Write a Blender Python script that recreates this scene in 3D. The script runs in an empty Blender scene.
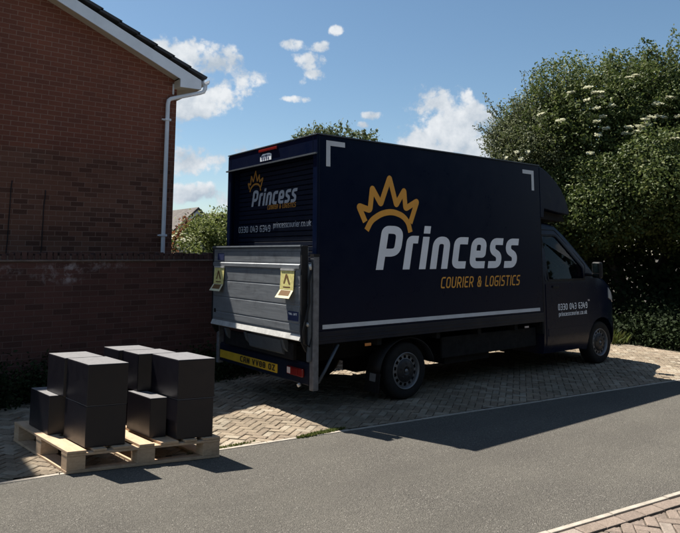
import bpy, bmesh, math, random
import numpy as np
from mathutils import Vector, Matrix
random.seed(7); np.random.seed(7)
R = math.radians
sc = bpy.context.scene
col = sc.collection

# ------------------------------------------------------------ camera
cam_loc = Vector((-4.106, -5.757, 1.771)); yaw, pitch, roll = 0.918, 0.117, 0.004
fw = Vector((math.cos(yaw)*math.cos(pitch), math.sin(yaw)*math.cos(pitch), math.sin(pitch)))
rt = fw.cross(Vector((0, 0, 1))).normalized(); up = rt.cross(fw)
rt2 = rt*math.cos(roll) + up*math.sin(roll); up2 = up*math.cos(roll) - rt*math.sin(roll)
cd = bpy.data.cameras.new('camera'); cam = bpy.data.objects.new('camera', cd); col.objects.link(cam)
m = Matrix((rt2, up2, -fw)).transposed().to_4x4(); m.translation = cam_loc
cam.matrix_world = m
cd.sensor_width = 36; cd.lens = 36*631.176/680; cd.shift_y = -86.69/680; cd.clip_end = 2000
sc.camera = cam

# ------------------------------------------------------------ sky, sun, exposure
SUN = Vector((-0.531, 1.752, 3.12)).normalized()
sun_el = math.asin(SUN.z); sun_az = math.atan2(SUN.x, SUN.y)      # Nishita rotation: clockwise from +Y
SKY_STRENGTH = 0.052
w = bpy.data.worlds.new('World'); sc.world = w; w.use_nodes = True
wn = w.node_tree.nodes; wl = w.node_tree.links; wn.clear()
sky = wn.new('ShaderNodeTexSky'); sky.sky_type = 'NISHITA'; sky.sun_disc = False
sky.sun_elevation = sun_el; sky.sun_rotation = sun_az; sky.air_density = 1.0; sky.dust_density = 0.4; sky.ozone_density = 1.8
tc = wn.new('ShaderNodeTexCoord')
def W(t, **k):
    n = wn.new(t)
    for a, b in k.items(): setattr(n, a, b)
    return n
def wmath(op, a, b=None, clamp=False):
    n = wn.new('ShaderNodeMath'); n.operation = op; n.use_clamp = clamp
    for i, v in enumerate((a, b)):
        if v is None: continue
        if isinstance(v, (int, float)): n.inputs[i].default_value = v
        else: wl.new(v, n.inputs[i])
    return n.outputs[0]
def wdot(a, vec):
    n = wn.new('ShaderNodeVectorMath'); n.operation = 'DOT_PRODUCT'; wl.new(a, n.inputs[0]); n.inputs[1].default_value = vec
    return n.outputs['Value']
dirv = tc.outputs['Generated']
nz = W('ShaderNodeTexNoise'); nz.inputs['Scale'].default_value = 12.0; nz.inputs['Detail'].default_value = 12; nz.inputs['Roughness'].default_value = .56; nz.inputs['Distortion'].default_value = .12
nzs = W('ShaderNodeTexNoise')
for k_ in ('Scale', 'Detail', 'Roughness', 'Distortion'): nzs.inputs[k_].default_value = nz.inputs[k_].default_value
off_ = W('ShaderNodeVectorMath', operation='ADD'); wl.new(dirv, off_.inputs[0]); off_.inputs[1].default_value = (-.003, .008, .020); wl.new(off_.outputs[0], nzs.inputs['Vector'])
wl.new(dirv, nz.inputs['Vector'])
nz2 = W('ShaderNodeTexNoise'); nz2.inputs['Scale'].default_value = 42.0; nz2.inputs['Detail'].default_value = 8; nz2.inputs['Roughness'].default_value = .6
wl.new(dirv, nz2.inputs['Vector'])
# each cloud puff: azimuth, elevation, half width, half height (degrees on the sky), weight
CLOUDS = [(1.1736, 0.2911, 0.0544, 0.0363, 1.0), (1.1237, 0.2794, 0.0582, 0.0368, 1.1), (1.0763, 0.2728, 0.0433, 0.0216, 0.85), (1.1258, 0.2428, 0.0462, 0.0277, 1.1), (1.156, 0.2228, 0.046, 0.023, 1.0), (1.099, 0.2959, 0.0307, 0.0153, 0.6), (1.0599, 0.252, 0.028, 0.0124, 0.35), (1.1261, 0.1472, 0.0682, 0.0217, 1.05), (1.0722, 0.1598, 0.0469, 0.0141, 0.6), (1.1608, 0.1367, 0.0385, 0.0185, 0.8), (1.1443, 0.091, 0.0587, 0.0154, 1.0), (1.0983, 0.0827, 0.0374, 0.0125, 0.8), (0.992, 0.326, 0.0247, 0.0108, 0.45), (0.9754, 0.3006, 0.0342, 0.0156, 0.6), (0.9606, 0.2824, 0.0219, 0.0109, 0.45), (0.9496, 0.3239, 0.0186, 0.0093, 0.35), (0.9845, 0.2433, 0.0267, 0.0063, 0.5), (0.9235, 0.3497, 0.0123, 0.0092, 0.25), (0.9832, 0.2728, 0.0156, 0.0094, 0.35), (0.8648, 0.2174, 0.0173, 0.0079, 0.42), (0.881, 0.2034, 0.0142, 0.0063, 0.32), (0.7625, 0.231, 0.0498, 0.0296, 1.0), (0.7239, 0.1958, 0.0558, 0.0372, 1.1), (0.7932, 0.1788, 0.0534, 0.0267, 1.1), (0.6939, 0.1608, 0.0463, 0.0278, 1.1), (0.7504, 0.2012, 0.0467, 0.0311, 1.2), (1.2583, 0.1832, 0.0895, 0.0298, 0.8)]
best = None
for az, el, a, b, wt in CLOUDS:
    c = Vector((math.cos(el)*math.cos(az), math.cos(el)*math.sin(az), math.sin(el)))
    r_ = c.cross(Vector((0, 0, 1))).normalized(); u_ = r_.cross(c)
    dx = wmath('MULTIPLY', wdot(dirv, r_), 1/a); dz = wmath('MULTIPLY', wdot(dirv, u_), 1/b)
    d2 = wmath('ADD', wmath('MULTIPLY', dx, dx), wmath('MULTIPLY', dz, dz))
    front = wmath('GREATER_THAN', wdot(dirv, c), 0.0)
    v = wmath('MULTIPLY', wmath('SUBTRACT', wt, wmath('MULTIPLY', d2, 1.1)), front)
    v = wmath('MAXIMUM', wmath('SUBTRACT', v, wmath('MULTIPLY', wmath('SUBTRACT', 1.0, front), 2.5)), -2.5)
    best = v if best is None else wmath('MAXIMUM', best, v)
# scattered cumulus in the rest of the sky (behind and beside the camera)
gen = W('ShaderNodeTexNoise'); gen.inputs['Scale'].default_value = 3.2; gen.inputs['Detail'].default_value = 8
wl.new(dirv, gen.inputs['Vector'])
away = wmath('LESS_THAN', wdot(dirv, fw), 0.72)
g = wmath('MULTIPLY', wmath('SUBTRACT', gen.outputs[0], 0.60), 8.0)
g = wmath('SUBTRACT', wmath('MULTIPLY', wmath('ADD', g, 2.5), away), 2.5)
best = wmath('MAXIMUM', best, g)
dens = wmath('ADD', best, wmath('MULTIPLY', wmath('SUBTRACT', nz.outputs[0], 0.475), 5.5))
dens = wmath('ADD', dens, wmath('MULTIPLY', wmath('SUBTRACT', nz2.outputs[0], 0.5), 4.2))
mr = W('ShaderNodeMapRange', interpolation_type='SMOOTHSTEP'); wl.new(dens, mr.inputs[0])
mr.inputs[1].default_value = -.15; mr.inputs[2].default_value = 1.0
shade = W('ShaderNodeMapRange'); wl.new(wmath('ADD', wmath('SUBTRACT', nz.outputs[0], nzs.outputs[0]), wmath('MULTIPLY', wmath('SUBTRACT', nz2.outputs[0], .5), .25)), shade.inputs[0]); shade.inputs[1].default_value = -.13; shade.inputs[2].default_value = .15
cc = W('ShaderNodeMix', data_type='RGBA'); wl.new(shade.outputs[0], cc.inputs[0])
CL = .52/SKY_STRENGTH
cc.inputs[6].default_value = (.44*CL, .51*CL, .59*CL, 1); cc.inputs[7].default_value = (.78*CL, .81*CL, .84*CL, 1)
hs = W('ShaderNodeHueSaturation'); hs.inputs['Saturation'].default_value = 1.06; hs.inputs['Value'].default_value = 1.06; hs.inputs['Hue'].default_value = .492
wl.new(sky.outputs[0], hs.inputs['Color'])
mx = W('ShaderNodeMix', data_type='RGBA'); wl.new(mr.outputs[0], mx.inputs[0]); wl.new(hs.outputs[0], mx.inputs[6]); wl.new(cc.outputs[2], mx.inputs[7])
bg = W('ShaderNodeBackground'); bg.inputs['Strength'].default_value = SKY_STRENGTH; wl.new(mx.outputs[2], bg.inputs[0])
wo = W('ShaderNodeOutputWorld'); wl.new(bg.outputs[0], wo.inputs[0])

sd = bpy.data.lights.new('sun', 'SUN'); sd.energy = 5.0; sd.angle = R(.53); sd.color = (1, .93, .82)
so = bpy.data.objects.new('sun', sd); col.objects.link(so); so.rotation_euler = SUN.to_track_quat('Z', 'Y').to_euler(); so.location = (0, 0, 12)
sc.render.engine = 'CYCLES'
sc.view_settings.view_transform = 'Standard'; sc.view_settings.look = 'None'
sc.view_settings.exposure = 1.05; sc.view_settings.gamma = 1; sc.view_settings.use_curve_mapping = False

# ------------------------------------------------------------ materials
class NT:
    def __init__(s, name):
        s.m = bpy.data.materials.new(name); s.m.use_nodes = True; s.t = s.m.node_tree; s.n = s.t.nodes; s.l = s.t.links
        s.b = s.n['Principled BSDF']; s.tc = s.n.new('ShaderNodeTexCoord')
    def inp(s, sock, v):
        if hasattr(v, 'is_output') or isinstance(v, bpy.types.NodeSocket): s.l.new(v, sock)
        elif isinstance(v, (tuple, list)): sock.default_value = (*v, 1) if len(v) == 3 and sock.type == 'RGBA' else v
        else: sock.default_value = v
    def noise(s, scale, detail=4, rough=.55, vec=None, out=0):
        n = s.n.new('ShaderNodeTexNoise'); n.inputs['Scale'].default_value = scale; n.inputs['Detail'].default_value = detail; n.inputs['Roughness'].default_value = rough
        s.l.new(vec or s.tc.outputs['Object'], n.inputs['Vector']); return n.outputs[out]
    def ramp(s, v, a, b, lo=0., hi=1.):
        n = s.n.new('ShaderNodeMapRange'); s.l.new(v, n.inputs[0]); n.inputs[1].default_value = a; n.inputs[2].default_value = b; n.inputs[3].default_value = lo; n.inputs[4].default_value = hi
        return n.outputs[0]
    def mix(s, f, a, b, mode='MIX'):
        n = s.n.new('ShaderNodeMix'); n.data_type = 'RGBA'; n.blend_type = mode
        s.inp(n.inputs[0], f); s.inp(n.inputs[6], a); s.inp(n.inputs[7], b); return n.outputs[2]
    def math(s, op, a, b=0., c=None):
        n = s.n.new('ShaderNodeMath'); n.operation = op; s.inp(n.inputs[0], a); s.inp(n.inputs[1], b)
        if c is not None: s.inp(n.inputs[2], c)
        return n.outputs[0]
    def bump(s, h, strength=.3, dist=.01):
        n = s.n.new('ShaderNodeBump'); n.inputs['Strength'].default_value = strength; n.inputs['Distance'].default_value = dist
        s.l.new(h, n.inputs['Height']); s.l.new(n.outputs[0], s.b.inputs['Normal'])
    def set(s, **k):
        for a, v in k.items(): s.inp(s.b.inputs[a.replace('_', ' ')], v)
        return s
    def rand(s):
        g = s.n.new('ShaderNodeNewGeometry'); return g.outputs['Random Per Island']

def plain(name, c, rough=.5, metal=0., spec=.5, var=.12, vscale=6., coat=0., bump=0., bscale=60):
    t = NT(name); nz = t.noise(vscale, 5)
    f = t.ramp(nz, .3, .7, 1-var, 1+var)
    n = t.n.new('ShaderNodeMix'); n.data_type = 'RGBA'; n.blend_type = 'MULTIPLY'; n.inputs[0].default_value = 1
    n.inputs[6].default_value = (*c, 1); cmb = t.n.new('ShaderNodeCombineColor')
    for i in range(3): t.l.new(f, cmb.inputs[i])
    t.l.new(cmb.outputs[0], n.inputs[7])
    t.set(Base_Color=n.outputs[2], Roughness=t.ramp(t.noise(vscale*3, 4), .3, .7, rough*.85, min(1, rough*1.15)), Metallic=metal)
    t.b.inputs['Specular IOR Level'].default_value = spec; t.b.inputs['Coat Weight'].default_value = coat
    if bump: t.bump(t.noise(bscale, 4), bump, .004)
    return t.m

def brick_mat(name, c1, c2, mortar, dark_band=None, stains=None, mort=.010, bw=.225):
    t = NT(name)
    sep = t.n.new('ShaderNodeSeparateXYZ'); t.l.new(t.tc.outputs['Object'], sep.inputs[0])
    xy = t.math('ADD', sep.outputs[0], sep.outputs[1])
    cb = t.n.new('ShaderNodeCombineXYZ'); t.l.new(xy, cb.inputs[0]); t.l.new(sep.outputs[2], cb.inputs[1])
    wob = t.noise(1.3, 2, .5, out=1)
    vm = t.n.new('ShaderNodeVectorMath'); vm.operation = 'MULTIPLY_ADD'; t.l.new(wob, vm.inputs[0]); vm.inputs[1].default_value = (.006, .008, 0); t.l.new(cb.outputs[0], vm.inputs[2])
    def bt(a, b, mo, bias=0.):
        n = t.n.new('ShaderNodeTexBrick'); n.inputs['Scale'].default_value = 1; n.inputs['Brick Width'].default_value = bw; n.inputs['Row Height'].default_value = .075
        n.inputs['Mortar Size'].default_value = mort/2; n.inputs['Mortar Smooth'].default_value = .25; n.inputs['Bias'].default_value = bias
        n.inputs['Color1'].default_value = (*a, 1); n.inputs['Color2'].default_value = (*b, 1); n.inputs['Mortar'].default_value = (*mo, 1)
        t.l.new(vm.outputs[0], n.inputs['Vector']); return n
    A = bt(c1, c2, mortar)
    Bk = bt((1, 1, 1), (0, 0, 0), (1, 1, 1))
    c = A.outputs[0]
    if dark_band:
        z0, z1 = dark_band
        band = t.math('MULTIPLY', t.ramp(sep.outputs[2], z1, z1-.15), t.ramp(sep.outputs[2], z0, z0+.3))
        sel = t.math('MULTIPLY', t.ramp(Bk.outputs[0], .55, .10), band)
        c = t.mix(t.math('MULTIPLY', band, .55), c, (.17, .105, .072))
        c = t.mix(t.math('MULTIPLY', sel, .68), c, (.035, .022, .018))
        c = t.mix(t.math('MULTIPLY', A.outputs['Fac'], .8), c, mortar)
    else:
        sel = t.ramp(Bk.outputs[0], .5, 0)
        c = t.mix(t.math('MULTIPLY', sel, .40), c, (.03, .018, .016))
    big = t.noise(.9, 5, .6); c = t.mix(t.ramp(big, .3, .75, 0, .55), c, tuple(x*.45 for x in c1), 'MIX')
    fine = t.noise(90, 4, .7); c = t.mix(t.ramp(fine, .45, .8, 0, .35), c, tuple(min(1, x*1.9) for x in c2))
    if stains:
        for (sx, sz, rx, rz) in stains:
            dx = t.math('DIVIDE', t.math('SUBTRACT', sep.outputs[0], sx), rx); dz = t.math('DIVIDE', t.math('SUBTRACT', sep.outputs[2], sz), rz)
            d = t.math('ADD', t.math('MULTIPLY', dx, dx), t.math('MULTIPLY', dz, dz))
            msk = t.math('MULTIPLY', t.ramp(d, 1, .3), t.ramp(t.noise(9, 6, .75), .48, .66, 0, .42))
            c = t.mix(msk, c, (.50, .44, .44))
    t.set(Base_Color=c, Roughness=.92); t.b.inputs['Specular IOR Level'].default_value = .2
    h = t.math('ADD', t.math('MULTIPLY', A.outputs['Fac'], -1.), t.math('MULTIPLY', fine, .5))
    t.bump(h, .7, .006)
    return t.m

def paver_mat(name, a, b, c_, moss=.3):
    t = NT(name); r = t.rand()
    c = t.mix(r, a, b)
    r2 = t.math('FRACT', t.math('MULTIPLY', r, 17.3)); c = t.mix(t.ramp(r2, .75, .8, 0, .7), c, c_)
    n1 = t.noise(160, 3, .7); c = t.mix(t.ramp(n1, .45, .75, 0, .45), c, (.05, .045, .04))
    n3 = t.noise(60, 4, .7); c = t.mix(t.ramp(n3, .5, .7, 0, .5), c, tuple(min(.7, x*1.5) for x in a))
    n2 = t.noise(.8, 5, .65); c = t.mix(t.ramp(n2, .42, .72, 0, moss), c, (.075, .068, .045))
    n4 = t.noise(3.5, 6, .75); c = t.mix(t.ramp(n4, .5, .68, 0, .4), c, (.06, .052, .04))
    t.set(Base_Color=c, Roughness=.9); t.b.inputs['Specular IOR Level'].default_value = .25
    t.bump(t.math('ADD', n1, n3), .8, .006); return t.m

def asphalt_mat():
    t = NT('aged_asphalt')
    v = t.n.new('ShaderNodeTexVoronoi'); v.inputs['Scale'].default_value = 140; t.l.new(t.tc.outputs['Object'], v.inputs['Vector'])
    sp = t.n.new('ShaderNodeSeparateColor'); t.l.new(v.outputs['Color'], sp.inputs[0])
    c = t.mix(t.ramp(sp.outputs[0], 0, 1), (.095, .089, .079), (.205, .192, .170))
    c = t.mix(t.ramp(v.outputs['Distance'], .3, .65, 0, .7), c, (.035, .033, .030))
    c = t.mix(t.ramp(sp.outputs[1],   .975, .985, 0, .6), c, (.42, .40, .36))
    c = t.mix(t.ramp(t.noise(32, 5, .7), .4, .7, 0, .5), c, (.045, .042, .037))
    c = t.mix(t.ramp(t.noise(.9, 6, .6), .35, .75, 0, .35), c, (.17, .16, .135))
    mp = t.n.new('ShaderNodeMapping'); mp.inputs['Rotation'].default_value = (0, 0, R(8.2)); mp.inputs['Scale'].default_value = (.25, 2.2, 1); t.l.new(t.tc.outputs['Object'], mp.inputs[0])
    c = t.mix(t.ramp(t.noise(1.0, 4, .55, vec=mp.outputs[0]), .42, .72, 0, .45), c, (.075, .070, .062))
    c = t.mix(t.ramp(t.noise(2.6, 5, .75), .62, .70, 0, .30), c, (.05, .047, .043))
    t.set(Base_Color=c, Roughness=.88); t.b.inputs['Specular IOR Level'].default_value = .35
    h = t.math('ADD', t.math('MULTIPLY', v.outputs['Distance'], -1.3), t.math('MULTIPLY', t.noise(80, 4, .7), 1.2))
    t.bump(h, .9, .007); return t.m

def leaf_mat(name, lo, hi, pale, trans=.33, rough=.58):
    t = NT(name); r = t.rand(); c = t.mix(r, lo, hi)
    r2 = t.math('FRACT', t.math('MULTIPLY', r, 23.7)); c = t.mix(t.ramp(r2, .8, .9, 0, .8), c, pale)
    c = t.mix(t.ramp(t.noise(.9, 3), .35, .7, 0, .5), c, lo)
    t.set(Base_Color=c, Roughness=rough); t.b.inputs['Specular IOR Level'].default_value = .28 if rough < .6 else .12
    tr = t.n.new('ShaderNodeBsdfTranslucent'); t.l.new(c, tr.inputs[0])
    ms = t.n.new('ShaderNodeMixShader'); ms.inputs[0].default_value = trans
    t.l.new(t.b.outputs[0], ms.inputs[1]); t.l.new(tr.outputs[0], ms.inputs[2])
    t.l.new(ms.outputs[0], t.n['Material Output'].inputs[0]); return t.m

def alloy_mat():
    t = NT('scratched_ribbed_alloy'); mp = t.n.new('ShaderNodeMapping'); mp.inputs['Scale'].default_value = (1, 2.5, 45); t.l.new(t.tc.outputs['Object'], mp.inputs[0])
    st = t.noise(1.0, 6, .7, vec=mp.outputs[0]); c = t.mix(t.ramp(st, .35, .7), (.245, .265, .295), (.30, .325, .355))
    c = t.mix(t.ramp(t.noise(5, 6, .7), .52, .72, 0, .5), c, (.10, .105, .11)); c = t.mix(t.ramp(t.noise(24, 3, .8), .66, .72, 0, .6), c, (.48, .49, .5))
    t.set(Base_Color=c, Roughness=t.ramp(st, .3, .7, .32, .55), Metallic=.5); t.bump(st, .12, .003); return t.m
def wood_mat(name, a, b):
    t = NT(name); mp = t.n.new('ShaderNodeMapping'); mp.inputs['Scale'].default_value = (30, 3.5, 60); mp.inputs['Rotation'].default_value = (0, 0, R(7)); t.l.new(t.tc.outputs['Object'], mp.inputs[0])
    n = t.noise(1.0, 6, .65, vec=mp.outputs[0]); r = t.rand()
    c = t.mix(t.ramp(n, .3, .7), a, b); c = t.mix(t.ramp(r, 0, 1, 0, .35), c, tuple(x*.62 for x in a))
    c = t.mix(t.ramp(t.noise(7, 4), .55, .7, 0, .35), c, (.16, .11, .07))
    t.set(Base_Color=c, Roughness=.75); t.b.inputs['Specular IOR Level'].default_value = .3; t.bump(n, .3, .003); return t.m

def glass_mat(name):
    t = NT(name); t.n.remove(t.b)
    tr = t.n.new('ShaderNodeBsdfTransparent'); tr.inputs[0].default_value = (.62, .72, .66, 1)
    gl = t.n.new('ShaderNodeBsdfGlossy'); gl.inputs['Roughness'].default_value = .02
    lw = t.n.new('ShaderNodeLayerWeight'); fr = t.n.new('ShaderNodeMath'); fr.operation = 'POWER'; t.l.new(lw.outputs['Facing'], fr.inputs[0]); fr.inputs[1].default_value = 4.0
    ms = t.n.new('ShaderNodeMixShader'); t.l.new(fr.outputs[0], ms.inputs[0]); t.l.new(tr.outputs[0], ms.inputs[1]); t.l.new(gl.outputs[0], ms.inputs[2])
    t.l.new(ms.outputs[0], t.n['Material Output'].inputs[0]); return t.m

def paint_mat(name, c, rough=.32, spec=.28):
    t = NT(name)
    dirt = t.ramp(t.noise(2.5, 6, .65), .45, .75, 0, .22)
    t.set(Base_Color=t.mix(dirt, c, tuple(x*1.1+.003 for x in c)), Roughness=t.ramp(t.noise(5, 5, .7), .3, .7, rough*.85, rough*1.35))
    t.b.inputs['Specular IOR Level'].default_value = spec
    t.bump(t.noise(1.8, 3), .10, .01); return t.m

M = {}
M['asphalt'] = asphalt_mat()
M['paver'] = paver_mat('weathered_block_paving', (.32, .262, .195), (.21, .165, .125), (.40, .355, .285), .5)
M['paver_red'] = paver_mat('pinkish_block_paving', (.27, .215, .18), (.20, .16, .135), (.33, .285, .25), .4)
M['sand'] = plain('jointing_sand', (.085, .072, .05), .95, var=.3, bump=.5)
M['kerbstone'] = plain('pale_concrete', (.33, .295, .25), .9, var=.2, vscale=12, bump=.6)
M['soil'] = plain('soil_and_leaf_litter', (.035, .028, .018), .95, var=.4, vscale=9, bump=.8, bscale=25)
M['brick_house'] = brick_mat('red_house_brick', (.225, .078, .048), (.165, .062, .042), (.29, .185, .140), (1.5, 3.35), None, .011, .195)
M['brick_wall'] = brick_mat('garden_wall_brick', (.135, .062, .052), (.100, .050, .042), (.165, .110, .095), None, [(.0, 1.50, .34, .16), (.45, 1.60, .6, .09), (.22, 1.49, .2, .16), (-.55, 1.54, .18, .10)])
M['cap_brick'] = plain('coping_brick', (.075, .036, .030), .92, var=.4, vscale=9, bump=.6)
M['tile_line'] = plain('creasing_tile', (.17, .125, .105), .9, var=.35, vscale=7)
M['roof_tile'] = plain('charcoal_roof_tile', (.040, .040, .045), .75, var=.3, vscale=3, bump=.5)
M['roof_tile_brown'] = plain('brown_roof_tile', (.075, .062, .055), .8, var=.3, vscale=3, bump=.5)
M['upvc'] = plain('white_upvc', (.72, .74, .78), .35, var=.06)
M['soffit'] = plain('cream_soffit', (.52, .47, .38), .5, var=.06)
M['cable'] = plain('black_cable', (.012, .009, .010), .8)
M['navy'] = paint_mat('navy_paint', (.0014, .0052, .022), .30, .13)
M['navy_cab'] = paint_mat('navy_cab_paint', (.0015, .0050, .022), .22, .16)
M['navy_rail'] = paint_mat('navy_rail', (.0025, .006, .018), .4, .3)
M['shutter'] = paint_mat('shutter_paint', (.0022, .0065, .020), .42, .25)
M['black'] = plain('black_plastic', (.010, .010, .012), .6, spec=.3)
M['rubber'] = plain('tyre_rubber', (.014, .014, .015), .85, spec=.25, bump=.3)
M['chassis'] = plain('chassis_black', (.010, .010, .011), .8, spec=.2, var=.3)
M['steel'] = plain('galvanised_steel', (.17, .175, .195), .5, .4, var=.3, vscale=14)
M['alloy'] = plain('grey_ribbed_alloy', (.26, .285, .315), .42, .55, var=.14, vscale=5, bump=.12, bscale=30)
M['alloy'] = alloy_mat()
M['alloy_dark'] = plain('grey_painted_alloy', (.085, .10, .12), .5, .3, var=.15)
M['alloy_lip'] = plain('scuffed_bare_alloy', (.58, .585, .58), .45, .35, var=.2, vscale=10)
M['rim'] = plain('silver_wheel_paint', (.20, .205, .22), .45, .5)
M['hubcap'] = plain('dark_hub', (.022, .022, .026), .5, .1)
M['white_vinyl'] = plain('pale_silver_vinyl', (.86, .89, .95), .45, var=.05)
M['shaded_vinyl'] = plain('shaded_white_vinyl', (.34, .37, .43), .5, var=.1)  # pale vinyl darkened for the shutter lettering: header shade put into the colour
M['shaded_gold'] = plain('shaded_gold_vinyl', (.42, .19, .035), .5, var=.1)  # gold vinyl darkened the same way, shade painted in for the rear
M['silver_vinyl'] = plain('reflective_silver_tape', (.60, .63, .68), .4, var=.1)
M['gold_vinyl'] = plain('gold_vinyl', (.80, .37, .05), .45, var=.06)
M['yellow'] = plain('amber_marker_strip', (.50, .31, .02), .5, var=.15)
M['plate_text'] = plain('black_lettering', (.02, .015, .008), .6)
M['flag'] = plain('pale_yellow_flag', (.66, .60, .24), .6, var=.22, vscale=25)
M['flag_pale'] = plain('cream_flag_edge', (.72, .68, .48), .6, var=.1)
M['flag_print'] = plain('brown_flag_print', (.16, .085, .03), .7)
M['blue_label'] = plain('navy_label', (.02, .03, .09), .5)
M['red_lens'] = plain('red_lamp_lens', (.17, .010, .008), .2, spec=.6)
M['clear_lens'] = plain('clear_lamp_lens', (.60, .50, .48), .15, spec=.6)
M['amber_lens'] = plain('amber_lamp_lens', (.62, .20, .03), .25, spec=.6)
M['head_lens'] = plain('headlamp_lens', (.55, .58, .62), .12, .2, spec=.7)
M['seat'] = plain('grey_seat_fabric', (.12, .125, .15), .9)
M['glass'] = glass_mat('tinted_glass')
M['mirror'] = plain('mirror_glass', (.8, .82, .85), .04, 1.)
M['pallet'] = wood_mat('pale_pallet_wood', (.54, .395, .27), (.40, .28, .18))
M['leaf_elder'] = leaf_mat('elder_leaf', (.048, .074, .020), (.125, .160, .045), (.25, .27, .11))
M['leaf_thorn'] = leaf_mat('greyish_leaf', (.060, .078, .030), (.145, .165, .075), (.34, .36, .23))
M['leaf_bush'] = leaf_mat('bright_bush_leaf', (.10, .135, .03), (.25, .29, .085), (.36, .38, .18))
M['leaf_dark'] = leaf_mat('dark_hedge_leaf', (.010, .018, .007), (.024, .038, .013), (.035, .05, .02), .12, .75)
M['leaf_tree'] = leaf_mat('grey_green_tree_leaf', (.07, .095, .035), (.15, .18, .075), (.36, .38, .26))
M['blossom'] = leaf_mat('cream_blossom', (.50, .50, .34), (.64, .64, .48), (.72, .72, .6), .3)
M['grass'] = leaf_mat('grass_blade', (.06, .085, .018), (.14, .17, .04), (.28, .26, .10))
M['bark'] = plain('grey_bark', (.055, .045, .035), .95, var=.4, bump=.8)
M['brown_twig'] = leaf_mat('rusty_leaf', (.20, .08, .035), (.30, .12, .06), (.36, .2, .1))

def carton_mat():
    t = NT('matt_black_carton')
    t.set(Base_Color=t.mix(t.ramp(t.noise(3, 4), .3, .7, 0, .5), (.008, .007, .012), (.012, .011, .016)), Roughness=t.ramp(t.noise(14, 5, .7), .3, .7, .30, .40))
    t.b.inputs['Specular IOR Level'].default_value = .42
    t.bump(t.noise(9, 3), .04, .01); return t.m
M['carton'] = carton_mat()
M['carton_top'] = plain('sunlit_carton_lid', (.17, .168, .178), .5, var=.12, vscale=18)  # lids painted paler than the black cartons, standing in for sunlit gloss
M['carton_edge'] = plain('carton_edge_highlight', (.16, .15, .17), .6, var=.3, vscale=30)  # paler carton tone as painted edge highlight, not assigned to any part

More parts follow.
